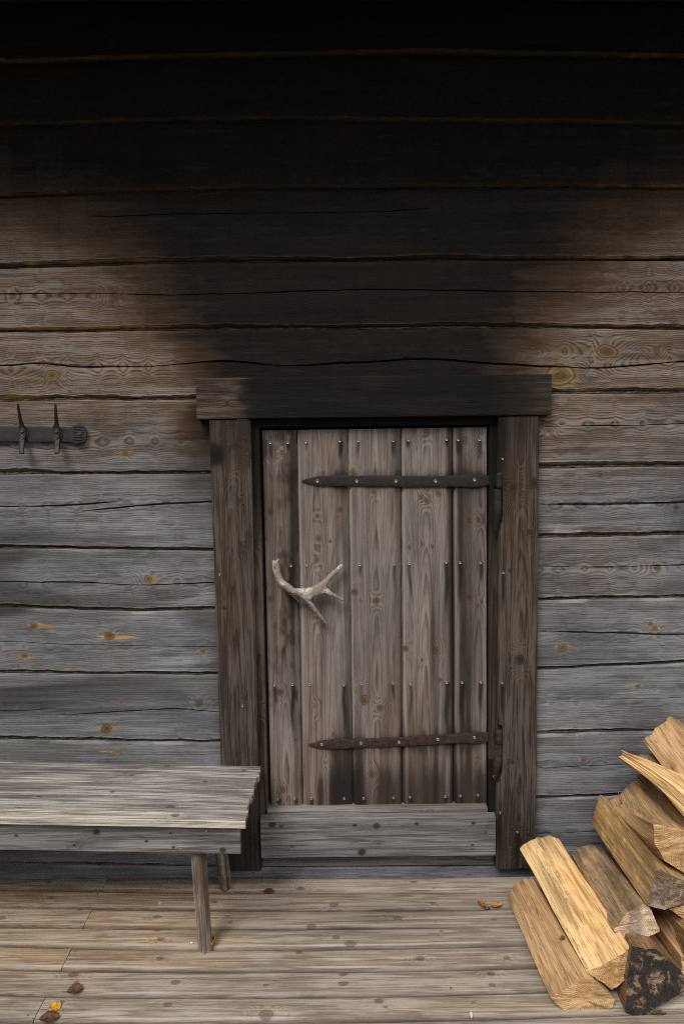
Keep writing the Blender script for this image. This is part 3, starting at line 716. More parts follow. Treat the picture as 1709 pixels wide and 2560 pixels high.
# threshold and sill boards
def sillx(s_):
    def f(at, u, v, w_, X):
        at['wm'] = np.clip(s_ + .4 * vn(u * 3, v * 30, 2), 0, 1) * ss((v - X[:, 2].max() + .03) / .03) if s_ > .3 else np.zeros(u.shape)
        at['so'] = .08 + .1 * vn(u * 2, v * 9, 6)
    return f
YS = -.030
pxboard('threshold', [(664, 2060), (1220, 2056)], [(670, 2026), (1217, 2020)], PW(668, 2040, YS)[0], PW(1218, 2040, YS)[0], YS, .12, M['sill'], frame, vert=False, n=12, r=.005,
        knots=kpx([(1073, 2036, 5, 1.3, .9, 10, 30)], YS), disp=rough(7), extra=sillx(.5))
YS2 = -.062
pxboard('sill_beam', [(640, 2167), (1250, 2163)], [(640, 2090), (1250, 2086)], PW(645, 2150, -.004)[0], PW(1246, 2150, -.004)[0], -.004, .10, M['sill'], frame, vert=False, n=12, r=.004,
        disp=rough(9), extra=lambda at, u, v, w_, X: at['so'].fill(.18))
pxboard('sill_board', [(652, 2146), (1238, 2140)], [(651, 2047), (1238, 2042)], PW(652, 2100, YS2)[0], PW(1238, 2100, YS2)[0], YS2, .034, M['sill'], frame, vert=False, n=30, r=.004, ring=.0033,
        knots=kpx([(941, 2065, 8, 1.1, .05), (904, 2131, 9, 1.1, 0), (946, 2109, 4), (680, 2062, 7, 1.3, 0), (703, 2065, 5), (886, 2063, 4, 1.4, 0), (1041, 2060, 4, 1.4, 0), (1183, 2058, 4, 1.4, 0),
                   (730, 2116, 4), (1180, 2113, 4), (1213, 2082, 3)], YS2), disp=rough(8), extra=sillx(.0), pith=(PW(940, 2110, YS2)[2], .06))

def screw(c, n, parent, r=.0058, mat='screw', name='screw'):
    V, F = [], []; disc(V, F, c, n, r, .0016, 12, True)
    return link(name, make_mesh(name, V, F, sharp=40), M[mat], parent)
for (a, c) in ((1257, 1432), (1254, 1707), (1249, 2032), (1292, 2080), (606, 1764), (1255, 1147), (549, 1436)):
    screw(PW(a, c, YF - .001), (0, -1, .1), frame, r=.0045)

# ------------------------------------------------------------------ door
door = thing('plank_door', 'weathered vertical plank door with iron strap hinges and antler handle', 'door')
YD = .006
tops = [654.5, 741, 868.5, 1001, 1130.5, 1217]
bots = [677, 756, 883, 1004.5, 1133.5, 1216]
DKN = [(808, 1182, 5, 1.3, .8), (881, 1182, 7, 1.6, .8, 10), (850, 1274, 6, 1., .5), (793, 1290, 5, 1.2, .5), (794, 1346, 4), (825, 1353, 4, 1.2, .5), (790, 1399, 6, 1.3, .7), (936, 1229, 6, 1.2, .5),
    (676, 1280, 7, 1.4, .1), (1066, 1082, 7, 1.4, .5), (1034, 1074, 8, 1.2, .9), (1158, 1102, 11, 1., .75), (1193, 1110, 7, 1.3, .6), (1052, 1242, 7, 1.2, .8), (1096, 1233, 8, 1.2, .9),
    (1066, 1252, 6, 1.3, .3), (1172, 1302, 7, 1.0, .6), (1196, 1300, 6, 1.3, .6), (1054, 1360, 4, 1.3, .2), (1079, 1366, 4), (1023, 1369, 4, 1.3, .5), (886, 1480, 8, 1., .25), (940, 1502, 8, 1.1, .3),
    (1013, 1622, 8, 1., .5), (1091, 1627, 8, 1.5, .7), (1054, 1650, 4), (1172, 1493, 8, 1., .6), (1203, 1504, 4, 1.2, .8), (910, 1750, 11, 1.2, .55), (949, 1770, 9, 1., .3), (700, 1730, 8, 1.1, .1),
    (790, 1763, 5, 1.3, .8, 12), (792, 1786, 4, 1.2, .8), (833, 1836, 5, 1.2, .8, 10, 60), (928, 1935, 9, 1.2, .45), (964, 1955, 4, 1.2, .9, 60, 20), (811, 1906, 4, 1.3, .7), (707, 1975, 7, 1.2, .15),
    (807, 1566, 5), (792, 1545, 4, 1.2, .5), (1194, 1999, 6, 1.3, .3), (1191, 1894, 3, 1.3, 1., 30, 30), (1052, 1872, 4, 1.2, .8, 20), (678, 1497, 7, 1.2, .15), (900, 1500, 3), (1100, 1700, 4, 1.3, .2),
    (720, 1590, 4, 1.2, .6, 20), (740, 1850, 3)]
DSC = [(675, 1107), (719, 1107), (764, 1106), (849, 1103), (895, 1102), (982, 1102), (1020, 1101), (1115, 1099), (1144, 1100), (1197, 1100),
       (727, 1415), (766, 1413), (899, 1412), (984, 1410), (1022, 1410), (1114, 1406), (1149, 1407), (1200, 1407),
       (686, 1713), (731, 1712), (774, 1712), (859, 1713), (903, 1710), (982, 1708), (1025, 1711), (1116, 1707), (1154, 1707), (1201, 1706),
       (694, 1998), (736, 1997), (778, 1997), (860, 1997), (908, 1996), (983, 1995), (1024, 1993), (1112, 1992), (1150, 1990), (1194, 1988)]
DK_ = kpx(DKN, YD, True)
def door_extra(at, u, v, w_, X):
    px, py = proj(X[:, 0], X[:, 1], X[:, 2])
    s = np.zeros(u.shape)
    for i, (sx, sy) in enumerate(DSC):
        ln = {0: 35, 1: 90, 2: 105, 3: 25}[0 if sy < 1200 else 1 if sy < 1500 else 2 if sy < 1800 else 3] * (1 + .55 * math.sin(i * 5.1))
        wr = .35 + .65 * abs(math.sin(i * 7.7)); s = s + .80 * wr * np.exp(-((px - sx - 1 - 1.5 * np.sin(i + py / 18.)) / (3.4 + 2.6 * abs(math.sin(i * 3.3)))) ** 2) * ss((py - sy + 4) / 8) * (1 - ss((py - sy - ln * .3) / ln))
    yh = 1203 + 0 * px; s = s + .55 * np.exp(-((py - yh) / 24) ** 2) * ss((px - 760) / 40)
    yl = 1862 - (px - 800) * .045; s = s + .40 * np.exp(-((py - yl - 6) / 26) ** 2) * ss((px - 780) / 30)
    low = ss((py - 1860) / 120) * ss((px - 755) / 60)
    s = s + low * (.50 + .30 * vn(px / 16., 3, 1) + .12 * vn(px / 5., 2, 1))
    s = s + .15 * np.exp(-((px - 665) / 16) ** 2) + .16 * ss((px - 1125) / 40) * (1 - ss((px - 1190) / 30))
    for q in tops[1:-1]: s = s + .42 * np.exp(-((px - q - (py - 1070) * .013 + 9) / 9) ** 2) - .25 * np.exp(-((px - q - (py - 1070) * .013 - 5) / 4) ** 2)  # each seam gets a shaded left and lit right side in its colour
    s = s + np.where(px < 745, .28 * np.clip(vn(px / 22., py / 34., 7) + vn(px / 7., py / 14., 3) * .6, 0, 1), 0) * (1 - ss((py - 1750) / 60))
    s = s + .30 * vn(px / 30., py / 320., 12) + .18 * vn(px / 10., py / 260., 13) + .10 + .10 * ss((px - 1000) / 150)
    s = s - .12 * np.exp(-((px - 935) / 40) ** 2)
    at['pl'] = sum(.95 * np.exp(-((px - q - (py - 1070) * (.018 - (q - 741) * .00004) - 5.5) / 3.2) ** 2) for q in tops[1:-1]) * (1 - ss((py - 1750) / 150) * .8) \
        + .5 * np.exp(-((px - 940) / 30) ** 2) * ss((1700 - py) / 300) + .85 * np.where((px < 742) & (py < 1300), ss((vn(px / 8., py / 13., 22) + .6 * vn(px / 3.5, py / 6., 23) - .1) / .7) * ss((vn(px / 40., py / 60., 2) + .2) * 2), 0)  # bevel highlights along the seams painted in; the rest is pale wood and scuffs
    at['so'] = np.clip(s, 0, 1.1)
    at['wm'] = np.clip(.35 + .5 * vn(px / 60., py / 300., 5) + .5 * low, 0, 1)
for i in range(5):
    a0, a1, b0, b1 = tops[i], tops[i + 1], bots[i], bots[i + 1]
    ytop = 1076 - (a0 - 654) / 563 * 8; ytop2 = 1076 - (a1 - 654) / 563 * 8
    z1 = PW((a0 + a1) / 2, (ytop + ytop2) / 2, YD)[2]; z0 = PW((b0 + b1) / 2, 2027 - i * .8, YD)[2]
    x_lo = edge([(a0, ytop), (b0, 2025)], YD, True); x_hi = edge([(a1, ytop), (b1, 2025)], YD, True)
    us = np.linspace(z0, z1, 170)
    f = lambda q: q[0, 1] + (us - q[0, 0]) * (q[1, 1] - q[0, 1]) / (q[1, 0] - q[0, 0])
    vlo, vhi = f(x_lo), f(x_hi)
    x0m = vlo.mean(); x1m = vhi.mean()
    def dsp(u, v, us=us, vlo=vlo, vhi=vhi, i=i):
        l = np.interp(u, us, vlo); h = np.interp(u, us, vhi)
        dl = v - l; dr = h - v
        g = .013 * np.clip(1 - dl / .013, 0, 1) * (i > 0) + .007 * np.exp(-(dr / .0055) ** 2) * (i < 4)   # bevelled left edge, eased right edge
        g += .0022 * np.exp(-((dr - .020) / .0035) ** 2) * (i < 4)
        cup = .0022 * ((v - (l + h) / 2) / .09) ** 2 * (1 if i % 2 else -1)
        return g + cup + .0005 * vn(u * 5, v * 160, i)
    kn = [q for q in DK_ if x0m - .005 < q[1] < x1m + .005]
    board('door_board', us, vlo + .0014, vhi - .0014, .034, (0, YD, 0), Z3, X3, Y3, M['door'], door, n=64, r=.003, knots=kn, disp=dsp,
          pith=((x0m + x1m) / 2 + [.0, -.02, .005, .0, .03][i], .055), ring=.0034, extra=door_extra, taper=4.5, sharp=75, kz=.5, seed=3.3 + i * 4.7)
for (a, c) in DSC: screw(PW(a, c, YD - .0005), (0, -1, .1), door, r=.0054)

# swept bar: rectangular section with soft edges along a path
def sweep(name, path, hw, ht, side, mat, parent, n=None, noise=0., dense=4):
    path = np.array(path, float); m = len(path)
    t = np.linspace(0, m - 1, (m - 1) * dense + 1)
    def sm(a):
        a = np.asarray(a, float); i = np.clip(t.astype(int), 0, m - 2); f = (t - i)
        if a.ndim == 2: f = f[:, None]
        p0, p1, p2, p3 = a[np.maximum(i - 1, 0)], a[i], a[i + 1], a[np.minimum(i + 2, m - 1)]
        return .5 * (2 * p1 + (p2 - p0) * f + (2 * p0 - 5 * p1 + 4 * p2 - p3) * f ** 2 + (3 * p1 - p0 - 3 * p2 + p3) * f ** 3)
    C = sm(path); HW = np.maximum(sm(np.broadcast_to(hw, (m,))), .0002); HT = np.maximum(sm(np.broadcast_to(ht, (m,))), .0002)
    T = np.gradient(C, axis=0); T /= np.linalg.norm(T, axis=1)[:, None]
    S = np.asarray(side, float) - T * (T @ np.asarray(side, float))[:, None]; S /= np.linalg.norm(S, axis=1)[:, None]
    N = np.cross(T, S)
    sec = [(-1, -.7), (-.8, -1), (-.3, -1.05), (.3, -1.05), (.8, -1), (1, -.7), (1, .7), (.8, 1), (.3, 1), (-.3, 1), (-.8, 1), (-1, .7)]
    a = np.array([q[0] for q in sec]); bq = np.array([q[1] for q in sec])
    P = C[:, None, :] + S[:, None, :] * (HW[:, None] * a)[..., None] + N[:, None, :] * (HT[:, None] * bq)[..., None]
    if noise: P = P + noise * np.stack([vn(P[..., 0] * 90, P[..., 2] * 90, k) for k in range(3)], -1)
    return loft(name, P, None, None, M[mat], parent, sharp=50)
def hinge(label, tip, mid_, knuckle, hpx, mat, scr, pint, pin_tip, pin_w):
    yh = YD - .0045; s = (D + yh) / FPX
    root = bpy.data.objects.new('strap_hinge', None); sc.collection.objects.link(root); root.parent = door; root['label'] = label
    pts = [tip] + mid_ + [knuckle]
    path = [PW(a, c, yh) for a, c in pts]
    path[-1] = PW(*knuckle, YF - .012); path[-2] = PW(*pts[-2], yh - .004)
    hw = [q * s / 2 for q in hpx]
    sweep('strap', path, hw, .0032, (0, 0, 1), mat, root, noise=.0007, dense=10)
    for (a, c) in scr: screw(PW(a, c, yh - .0036), (0, -1, .1), root, r=.0062)
    # knuckle and pintle
    k = PW(knuckle[0] + 1, knuckle[1], YF - .016)
    ang = np.linspace(0, 2 * math.pi, 16, endpoint=False)
    zz = np.linspace(-.029, .029, 12); rr = np.interp(np.abs(zz), [0, .024, .029], [.0125, .0125, .009])
    P = np.stack([k[0] + rr[:, None] * np.cos(ang), k[1] + rr[:, None] * np.sin(ang), k[2] + zz[:, None] + 0 * ang], -1)
    loft('knuckle', P, None, None, M[mat], root, sharp=50)
    q0 = PW(*pint, YF - .014); q1 = PW(*pin_tip, YF + .006); m_ = (q0 + q1) / 2 + np.array([.002, -.012, 0])
    return root, q0, q1, m_, pin_w * s / 2
h1, a0, a1, am, aw = hinge('upper black iron strap hinge', (754, 1202), [(799, 1202), (900, 1202), (1000, 1203), (1080, 1203), (1150, 1202.5), (1187, 1201), (1215, 1201), (1232, 1201)], (1246, 1201),
      [2, 24, 26, 27, 27, 27, 34, 26, 26, 34], 'iron', [(793, 1203), (891, 1203), (989, 1203), (1088, 1203), (1185, 1200)], (1243, 1222), (1236, 1334), 17)
h2, c0, c1, cm, cw = hinge('lower rusty strap hinge', (772, 1862), [(812, 1861), (900, 1858), (1000, 1854), (1090, 1849), (1150, 1845), (1187, 1844), (1215, 1843), (1232, 1842)], (1245, 1842),
      [2, 24, 24, 24, 24, 25, 31, 25, 26, 32], 'rust', [(804, 1861), (902, 1858), (997, 1856), (1094, 1849), (1185, 1844)], (1243, 1860), (1236, 1950), 18)
for (q0, m_, q1, wd_, mt) in ((a0, am, a1, aw, 'iron'), (c0, cm, c1, cw, 'rust')):
    sweep('hinge_pintle', [q0, q0 * .6 + m_ * .4, m_, m_ * .4 + q1 * .6, q1], [wd_ * .9, wd_, wd_ * .95, wd_ * .6, wd_ * .12], [.006, .005, .004, .003, .002], (1, 0, 0), mt, frame, noise=.0005, dense=5)
screw(PW(1235, 1942, YJ - .004), (0, -1, .1), frame)

# antler handle: skinned branching shape
def antler():
    y0 = YD - .022
    pts = [(689, 1401, .0125, 0), (690, 1414, .0140, 0), (692, 1434, .0135, -.004), (703, 1456, .0125, -.012), (722, 1472, .0125, -.020), (742, 1480, .0125, -.024), (762, 1484, .0155, -.026),
           (782, 1478, .015, -.026), (800, 1468, .0145, -.024), (815, 1452, .0095, -.020), (835, 1432, .0085, -.012), (851, 1417, .0070, -.004), (857, 1411, .0045, 0),
           (822, 1482, .0080, -.024), (840, 1491, .0062, -.020), (858, 1500, .0026, -.012),
           (768, 1500, .0095, -.024), (785, 1522, .0080, -.020), (802, 1543, .0060, -.014), (816, 1560, .0024, -.006),
           (733, 1487, .0070, -.010), (748, 1504, .0032, .000), (683, 1402, .0050, 0), (696, 1397, .0045, 0)]
    E = [(0, 1), (1, 2), (2, 3), (3, 4), (4, 5), (5, 6), (6, 7), (7, 8), (8, 9), (9, 10), (10, 11), (11, 12), (8, 13), (13, 14), (14, 15), (6, 16), (16, 17), (17, 18), (18, 19), (4, 20), (20, 21), (1, 22), (1, 23)]
    me = bpy.data.meshes.new('antler_handle'); me.from_pydata([tuple(PW(a, c, y0 + dy)) for a, c, r, dy in pts], E, [])
    o = bpy.data.objects.new('antler_tmp', me); sc.collection.objects.link(o)
    sk = o.modifiers.new('skin', 'SKIN'); sk.use_smooth_shade = True
    for v_, p in zip(me.skin_vertices[0].data, pts): v_.radius = (p[2] * 1.2, p[2] * 1.2)
    for v_ in me.skin_vertices[0].data: v_.use_root = False
    me.skin_vertices[0].data[6].use_root = True
    ssf = o.modifiers.new('sub', 'SUBSURF'); ssf.levels = 2; ssf.render_levels = 2
    dg = bpy.context.evaluated_depsgraph_get(); ev = o.evaluated_get(dg); m2 = bpy.data.meshes.new_from_object(ev)
    bpy.data.objects.remove(o)
    n = len(m2.vertices); co = np.empty(n * 3); m2.vertices.foreach_get('co', co); co = co.reshape(-1, 3)
    px, py = proj(co[:, 0], co[:, 1], co[:, 2])
    bump = .0015 * vn(co[:, 0] * 160, co[:, 1] * 160, co[:, 2] * 60) + .0035 * vn(px / 4., co[:, 1] * 300, py / 9.) * ss((1450 - py) / 30) * (px < 715)
    nr = np.empty(n * 3); m2.vertices.foreach_get('normal', nr); co = co + nr.reshape(-1, 3) * bump[:, None]
    m2.vertices.foreach_set('co', co.ravel()); m2.update()
    m2.name = 'antler_handle'; m2.materials.clear()
    for p in m2.polygons: p.use_smooth = True
    h = link('antler_handle', m2, M['bone'], door)
    h['label'] = 'pale branching antler used as the door handle'
    screw(PW(689, 1419, y0 - .013), (0, -1, .2), h, r=.0045, mat='dscrew'); screw(PW(851, 1417, y0 - .010), (.2, -1, .3), h, r=.0045)
antler()

# ------------------------------------------------------------------ hook rail on the wall
rail = thing('coat_hook_rail', 'black forged iron hook rail with two hooks on the wall, left of the door', 'hook rail')
yr = -.014; s = (D + yr) / FPX
xs = [-120, -60, 0, 60, 120, 165, 180, 186, 192, 200, 208, 213, 216.5]
yc = [1084, 1084, 1084, 1085, 1085.5, 1086, 1086, 1086, 1086, 1086, 1086, 1086, 1086]
hw_ = [19, 19, 19, 18.5, 18.5, 18, 18, 21, 23.5, 24, 22.5, 19, 11]
sweep('rail_bar', [PW(a, c, yr) for a, c in zip(xs, yc)], [q * s for q in hw_], .0042, (0, 0, 1), 'hook', rail, noise=.0007, dense=6)
V, F = [], []
for q in range(8):                         # grooves chased into the flared end
    pass
for q in range(7):
    z_ = 1067 + q * 6.3
    sweep('end_ridge', [PW(183, z_, yr - .0045), PW(198, z_ - (3 - q) * .4, yr - .0058), PW(211, z_ + (3 - q) * .5, yr - .0045)], [.0012, .0022, .0014], .0016, (0, 0, 1), 'hook', rail, dense=3)
screw(PW(198, 1084, yr - .0062), (0, -1, 0), rail, r=.0075, mat='dscrew', name='nail')
def hook(top, bend, mid_, bot):
    r = bpy.data.objects.new('hook', None); sc.collection.objects.link(r); r.parent = rail
    y1 = yr - .008
    P = [PW(*top, y1 - .062), PW(top[0] + (bend[0] - top[0]) * .35, top[1] + 14, y1 - .052), PW(*bend, y1 - .030), PW((bend[0] + mid_[0]) / 2 + 1, (bend[1] + mid_[1]) / 2, y1 - .012), PW(*mid_, y1 - .004),
         PW(mid_[0], mid_[1] + 18, y1 - .003), PW(bot[0] + 1, bot[1] - 32, y1 - .006), PW(bot[0], bot[1] - 14, y1 - .016), PW(*bot, y1 - .024)]
    sweep('hook_bar', P, [.0030, .0040, .0055, .0080, .0135, .0135, .0095, .0085, .0080], [.003, .0035, .004, .0045, .0045, .0045, .0045, .0045, .0045], (1, 0, 0), 'hook', r, noise=.0006, dense=6)
    sweep('back_plate', [PW(mid_[0] - 1, mid_[1] - 15, yr - .0055), PW(mid_[0], mid_[1] + 8, yr - .0065), PW(mid_[0] - 1, mid_[1] + 31, yr - .0055)], [.006, .0245, .005], .0016, (1, 0, 0), 'rust', r, noise=.0005, dense=6)
    for dy in (0, 17): screw(PW(mid_[0], mid_[1] + dy, y1 - .0095), (0, -1, 0), r, r=.0075, mat='dscrew', name='rivet')
hook((45, 1009), (51, 1046), (56, 1076), (55, 1134))
hook((139, 1009), (141, 1046), (141, 1077), (143, 1133))

# ------------------------------------------------------------------ bench
bench = thing('bench', 'weathered grey plank bench with splayed legs in front of the wall, left of the door', 'bench')
ZB = .485
def bz(x): return ZB + (-.33 - x) * .034           # the bench stands a touch higher at its far left end
xr = -.330; xl = -2.05
yb, yf = -.045, -.442
wb = (yb - yf) / 5
us0 = np.unique(np.concatenate([np.arange(-1.36, xr, .010), np.arange(xl, -1.36, .12), [xl]]))
BK = [(200, 1921, 5), (282, 1994, 5), (427, 2025, 7), (512, 1960, 4), (418, 1926, 5), (438, 2047, 6), (7, 1923, 5), (611, 1930, 4), (100, 2010, 4), (330, 1950, 4)]
BKN = []
for (a, c, r) in BK:
    p = PD(a, c, .48); BKN.append((p[0], p[1], r / 720., 1.6, .1))
def bx_(at, u, v, w_, X):
    at['so'] = .10 * (1 + vn(u * 1.5, v * 14, 3)) + .38 * np.exp(-((u + 1.15) / .35) ** 2 - ((v + .115) / .03) ** 2) + .16 * ss((v + .2) / .15)
    at['wm'] = np.clip(.3 * vn(u * 2, v * 20, 1) + .6 * ss((-.38 - v) / .06), 0, 1)
    at['pl'] = .45 * np.exp(-((v - yf) / .012) ** 2) + .4 * ss(vn(u * 3, v * 60, 8) * 1.6) * ss((-.12 - v) / .1) + .12 * ss((-.25 - v) / .1)  # front edge highlight painted as paler wood
for k in range(5):
    off = [.002, -.004, -.003, -.009, -.004][k]
    us = np.append(us0[us0 < xr + off - .003], xr + off)
    hi = yb - k * wb - .0008; lo = hi - wb + .0016; vm = (hi + lo) / 2
    wav = .0012 * vn(us * 4, k + 30)
    O = np.array([0, 0, bz(0)]); U = np.array([1, 0, -.034])
    dsp = lambda u, v, k=k, vm=vm: .0011 * vn(u * 3, v * 90, k + 3) + .0012 * vn(u * 1.5, v * 240, k) + .0012 * (k % 2) + .0014 * ((v - vm) / .04) ** 2 + .0010 * vn(u * 6, v * 420, k)
    board('seat_board', us, lo + wav * 0, hi + wav, .026, O, U, Y3, (0, 0, -1), M['bench'], bench, n=26, r=.003, knots=[q for q in BKN if lo < q[1] < hi], disp=dsp,
          pith=(vm, .05), ring=.0030, extra=bx_, end_wobble=.003, kz=.8)
# apron boards
def apx(at, u, v, w_, X): at['so'] = .14 * (1 + vn(u * 2.5, v * 12, 3)) * .5 + .2 * ss((v - v.max() + .02) / .02); at['wm'] = np.full(u.shape, .10); at['pl'] = .35 + .4 * vn(u * 3, v * 25, 4)
YA = -.422
ax = PW(600.6, 2110, YA)[0]
us = np.append(us0[us0 < ax - .005], ax)
zt = bz(us) - .0265
board('apron', us, zt - .103, zt, .026, (0, YA, 0), X3, Z3, Y3, M['sill'], bench, n=22, r=.004, ring=.003, pith=(.40, .05),
      knots=[(p[0], p[2], r / 790., 1.2, .0) for p, r in [(PW(a, c, YA), r) for a, c, r in ((41, 2089, 4), (241, 2080, 8), (367, 2103, 4), (434, 2118, 4), (427, 2083, 4), (557, 2125, 7), (503, 2092, 3), (186, 2113, 4))]],
      disp=rough(11), extra=apx)
for (a, c) in ((105, 2063), (516, 2076), (453, 2119)): screw(PW(a, c, YA - .001), (0, -1, .1), bench, r=.0045)
us2 = np.linspace(xl, ax, 12); board('apron', us2, bz(us2) - .1105, bz(us2) - .0275, .024, (0, -.085, 0), X3, Z3, Y3, M['sill'], bench, n=5)
def leg(tx, bx, top, bot, w_=.040, t_=.036):
    """tx: photo position of the top edge centre, bot: contact on the deck"""
    top = np.array(top, float); bot = np.array(bot, float); ax_ = bot - top; Ln = np.linalg.norm(ax_); U = ax_ / Ln
    V_ = np.array([math.cos(.75), math.sin(.75) * -1, 0.]); V_ -= U * (V_ @ U); V_ /= np.linalg.norm(V_); W_ = np.cross(U, V_)
    if W_[1] < 0: W_ = -W_
    us = np.linspace(0, Ln, 46); tap = np.interp(us, [0, Ln], [1.12, .86])
    O = top - V_ * w_ / 2 * 0 - W_ * t_ / 2
    def ex(at, u, v, w__, X): at['wm'] = np.clip(.55 + .5 * vn(u * 5, v * 50, 2), 0, 1); at['so'] = .12 + .15 * vn(u * 4, v * 60, 7) + .25 * (w__ > .012)  # side faces darkened: the shaded right facet is put into the colour
    o = board('leg', us, -w_ / 2 * tap, w_ / 2 * tap, t_, O, U, V_, W_, M['leg'], bench, n=12, r=.005, disp=lambda u, v: .0012 * vn(u * 6, v * 60, 3), extra=ex, ring=.003, sharp=50)
    # saw the foot level with the deck
    m = o.data; n = len(m.vertices); co = np.empty(n * 3); m.vertices.foreach_get('co', co); co = co.reshape(-1, 3)
    low = co[:, 2] < .0012; co[low, 2] = .0012; m.vertices.foreach_set('co', co.ravel()); m.update(); return o
bt = PD(512, 2380); tp = PW(494, 2130, -.375)
leg(0, 0, tp + np.array([0, 0, .055]), bt + np.array([0, .01, -.012]))
bt2 = PD(564, 2221); tp2 = PW(551, 2130, -.12)
leg(0, 0, tp2 + np.array([0, 0, .06]), bt2 + np.array([0, .0, -.012]), .038, .034)
leg(0, 0, (-1.83, -.395, .47), (-1.89, -.43, -.010)); leg(0, 0, (-1.83, -.12, .47), (-1.89, -.08, -.010))
box('crossbar', -.53, -.47, -.39, -.11, .41, .462, M['leg'], bench, axis='y'); box('crossbar', -1.86, -1.80, -.41, -.095, .42, .47, M['leg'], bench, axis='y')

# ------------------------------------------------------------------ firewood
GROUP = 'split firewood stacked on the deck'
def firewood(far, near, yf_, yn_, mat, label, seed, knots=(), rag=.012, rough_=.0022, smooth_warp=None, show=True, dark=0., bow=None):
    A = np.array([PW(a, c, yf_) for a, c in far]); B = np.array([PW(a, c, yn_) for a, c in near])
    assert len(A) == len(B), label
    m = len(A); per = max(4, int(54 / m)); nv = m * per
    def ring_(Q):
        r = []
        for i in range(m):
            a, c = Q[i], Q[(i + 1) % m]
            for k in range(per): r.append(a + (c - a) * k / per)
        return np.array(r)
    RA, RB = ring_(A), ring_(B)
    nu = 44; t = np.linspace(0, 1, nu)[:, None, None]
    tt = t
    P = RA[None] * (1 - tt) + RB[None] * tt
    if bow is not None: P = P + np.array(bow) * np.sin(t * math.pi)
    Ln = np.linalg.norm(B.mean(0) - A.mean(0)); ax_ = (B.mean(0) - A.mean(0)) / Ln
    cen = P.mean(1, keepdims=True); rad = P - cen; nrm = rad / (np.linalg.norm(rad, axis=2, keepdims=True) + 1e-6)
    j = np.arange(nv)[None, :]; pj = np.linalg.norm(np.diff(np.vstack([RB, RB[:1]]), axis=0), axis=1).cumsum()[None, :]
    u = t[..., 0] * Ln
    # long splinters and ridges that run with the grain
    d = rough_ * (1.3 * vn(u * 3.2 + 0 * pj, pj * 75 + u * 3, seed) + .9 * vn(u * 7, pj * 190, seed + 3) + 1.6 * vn(u * 2.0, pj * 22, seed + 5))
    d = d + .0009 * vn(u * 25, pj * 260, seed + 7)
    P = P + nrm * d[..., None]
    # torn ends
    e0 = np.exp(-t[..., 0] * 22); e1 = np.exp(-(1 - t[..., 0]) * 30)
    P = P + ax_ * (rag * vn(pj * 38, seed, 2) * e0)[..., None] + ax_ * (rag * .25 * vn(pj * 50, seed, 9) * e1)[..., None]
    c0 = cen[0, 0]
    L = np.stack([u + 0 * pj, (P - cen)[..., 0] + .02, (P - cen)[..., 2]], -1)
    pith = (.06 * math.cos(seed * 2.3), -.05)
    def capfn(Q, LQ, e, k): return Q + ax_ * (.0035 * vn(LQ[:, 1] * 60, LQ[:, 2] * 90, seed + e) * (1 if k < 1 else 0))[:, None] * np.ones(3)
    kn = [(a, c, r, 1.5, .0) for a, c, r in knots]
    def ex(at, u_, v, w_, X):
        s_ = dark + .42 * np.clip(vn(u_ * 4, v * 75, seed + 2) * 1.2 - .15, 0, 1) * (vn(u_ * 2.2, v * 14, seed) > -.15)
        s_ = s_ + .35 * np.exp(-u_ / .05) * (vn(v * 50, u_ * 5, seed) * .5 + .5)
        at['so'] = s_; at['wm'] = np.clip(.25 + .6 * vn(u_ * 3, v * 18, seed + 6) + .2 * vn(u_ * 9, v * 60, seed), 0, 1)
    f = lambda a, b_, c, X: fields(a, b_, c, pith, .0058, kn, seed, taper=5, wob=2.0, extra=ex, V=X)
    o = loft('firewood_log', P, L, f, M[mat], None, capfn=capfn, sharp=34)
    tag(o, label, 'firewood', GROUP); return o
firewood([(1269, 2248), (1283, 2218), (1328, 2190), (1352, 2222), (1345, 2262), (1292, 2264)],
         [(1376, 2494), (1425, 2466), (1472, 2441), (1537, 2499), (1522, 2524), (1439, 2541)] [:0] or
         [(1374, 2492), (1392, 2484), (1471, 2440), (1537, 2499), (1520, 2525), (1420, 2540)], -.17, -.675, 'fire_tan',
         'tan split log lying lowest at the left edge of the firewood pile', 1.7, knots=[(.33, .03, .008)])
firewood([(1298, 2121), (1340, 2090), (1376, 2089), (1398, 2100), (1425, 2142), (1385, 2180), (1325, 2160)],
         [(1469, 2429), (1520, 2404), (1560, 2381), (1574, 2369), (1582, 2396), (1564, 2444), (1529, 2476)], -.15, -.66, 'fire_gold',
         'bright golden flat-faced split log lying on the lowest tan one', 5.2, rag=.010)
firewood([(1426, 2137), (1454, 2115), (1469, 2112), (1506, 2120), (1526, 2138), (1540, 2170), (1500, 2205), (1440, 2190)],
         [(1533, 2326), (1559, 2291), (1580, 2276), (1608, 2261), (1627, 2276), (1648, 2328), (1605, 2350), (1560, 2345)], -.12, -.60, 'fire_brown',
         'dull brown split log with pale end, right of the bright golden one', 9.1)
firewood([(1474, 2052), (1486, 2012), (1499, 1988), (1516, 1995), (1532, 2022), (1550, 2062), (1515, 2092)],
         [(1613, 2262), (1630, 2200), (1642, 2169), (1675, 2188), (1728, 2208), (1712, 2256), (1660, 2273)], -.12, -.58, 'fire_ochre',
         'ochre split log with black grain streaks and a spotted grey end', 13.6, knots=[(.19, .03, .009)], rag=.02)
firewood([(1522, 2002), (1541, 1990), (1584, 1952), (1609, 1961), (1629, 1993), (1650, 2025), (1600, 2060), (1548, 2045)],
         [(1636, 2110), (1632, 2060), (1668, 2068), (1705, 2075), (1748, 2084), (1752, 2160), (1709, 2182), (1660, 2152)], -.13, -.55, 'fire_tan',
         'wide log with smooth curved top and orange-brown sawn end', 17.3, bow=(0, 0, -.018), rough_=.0012)
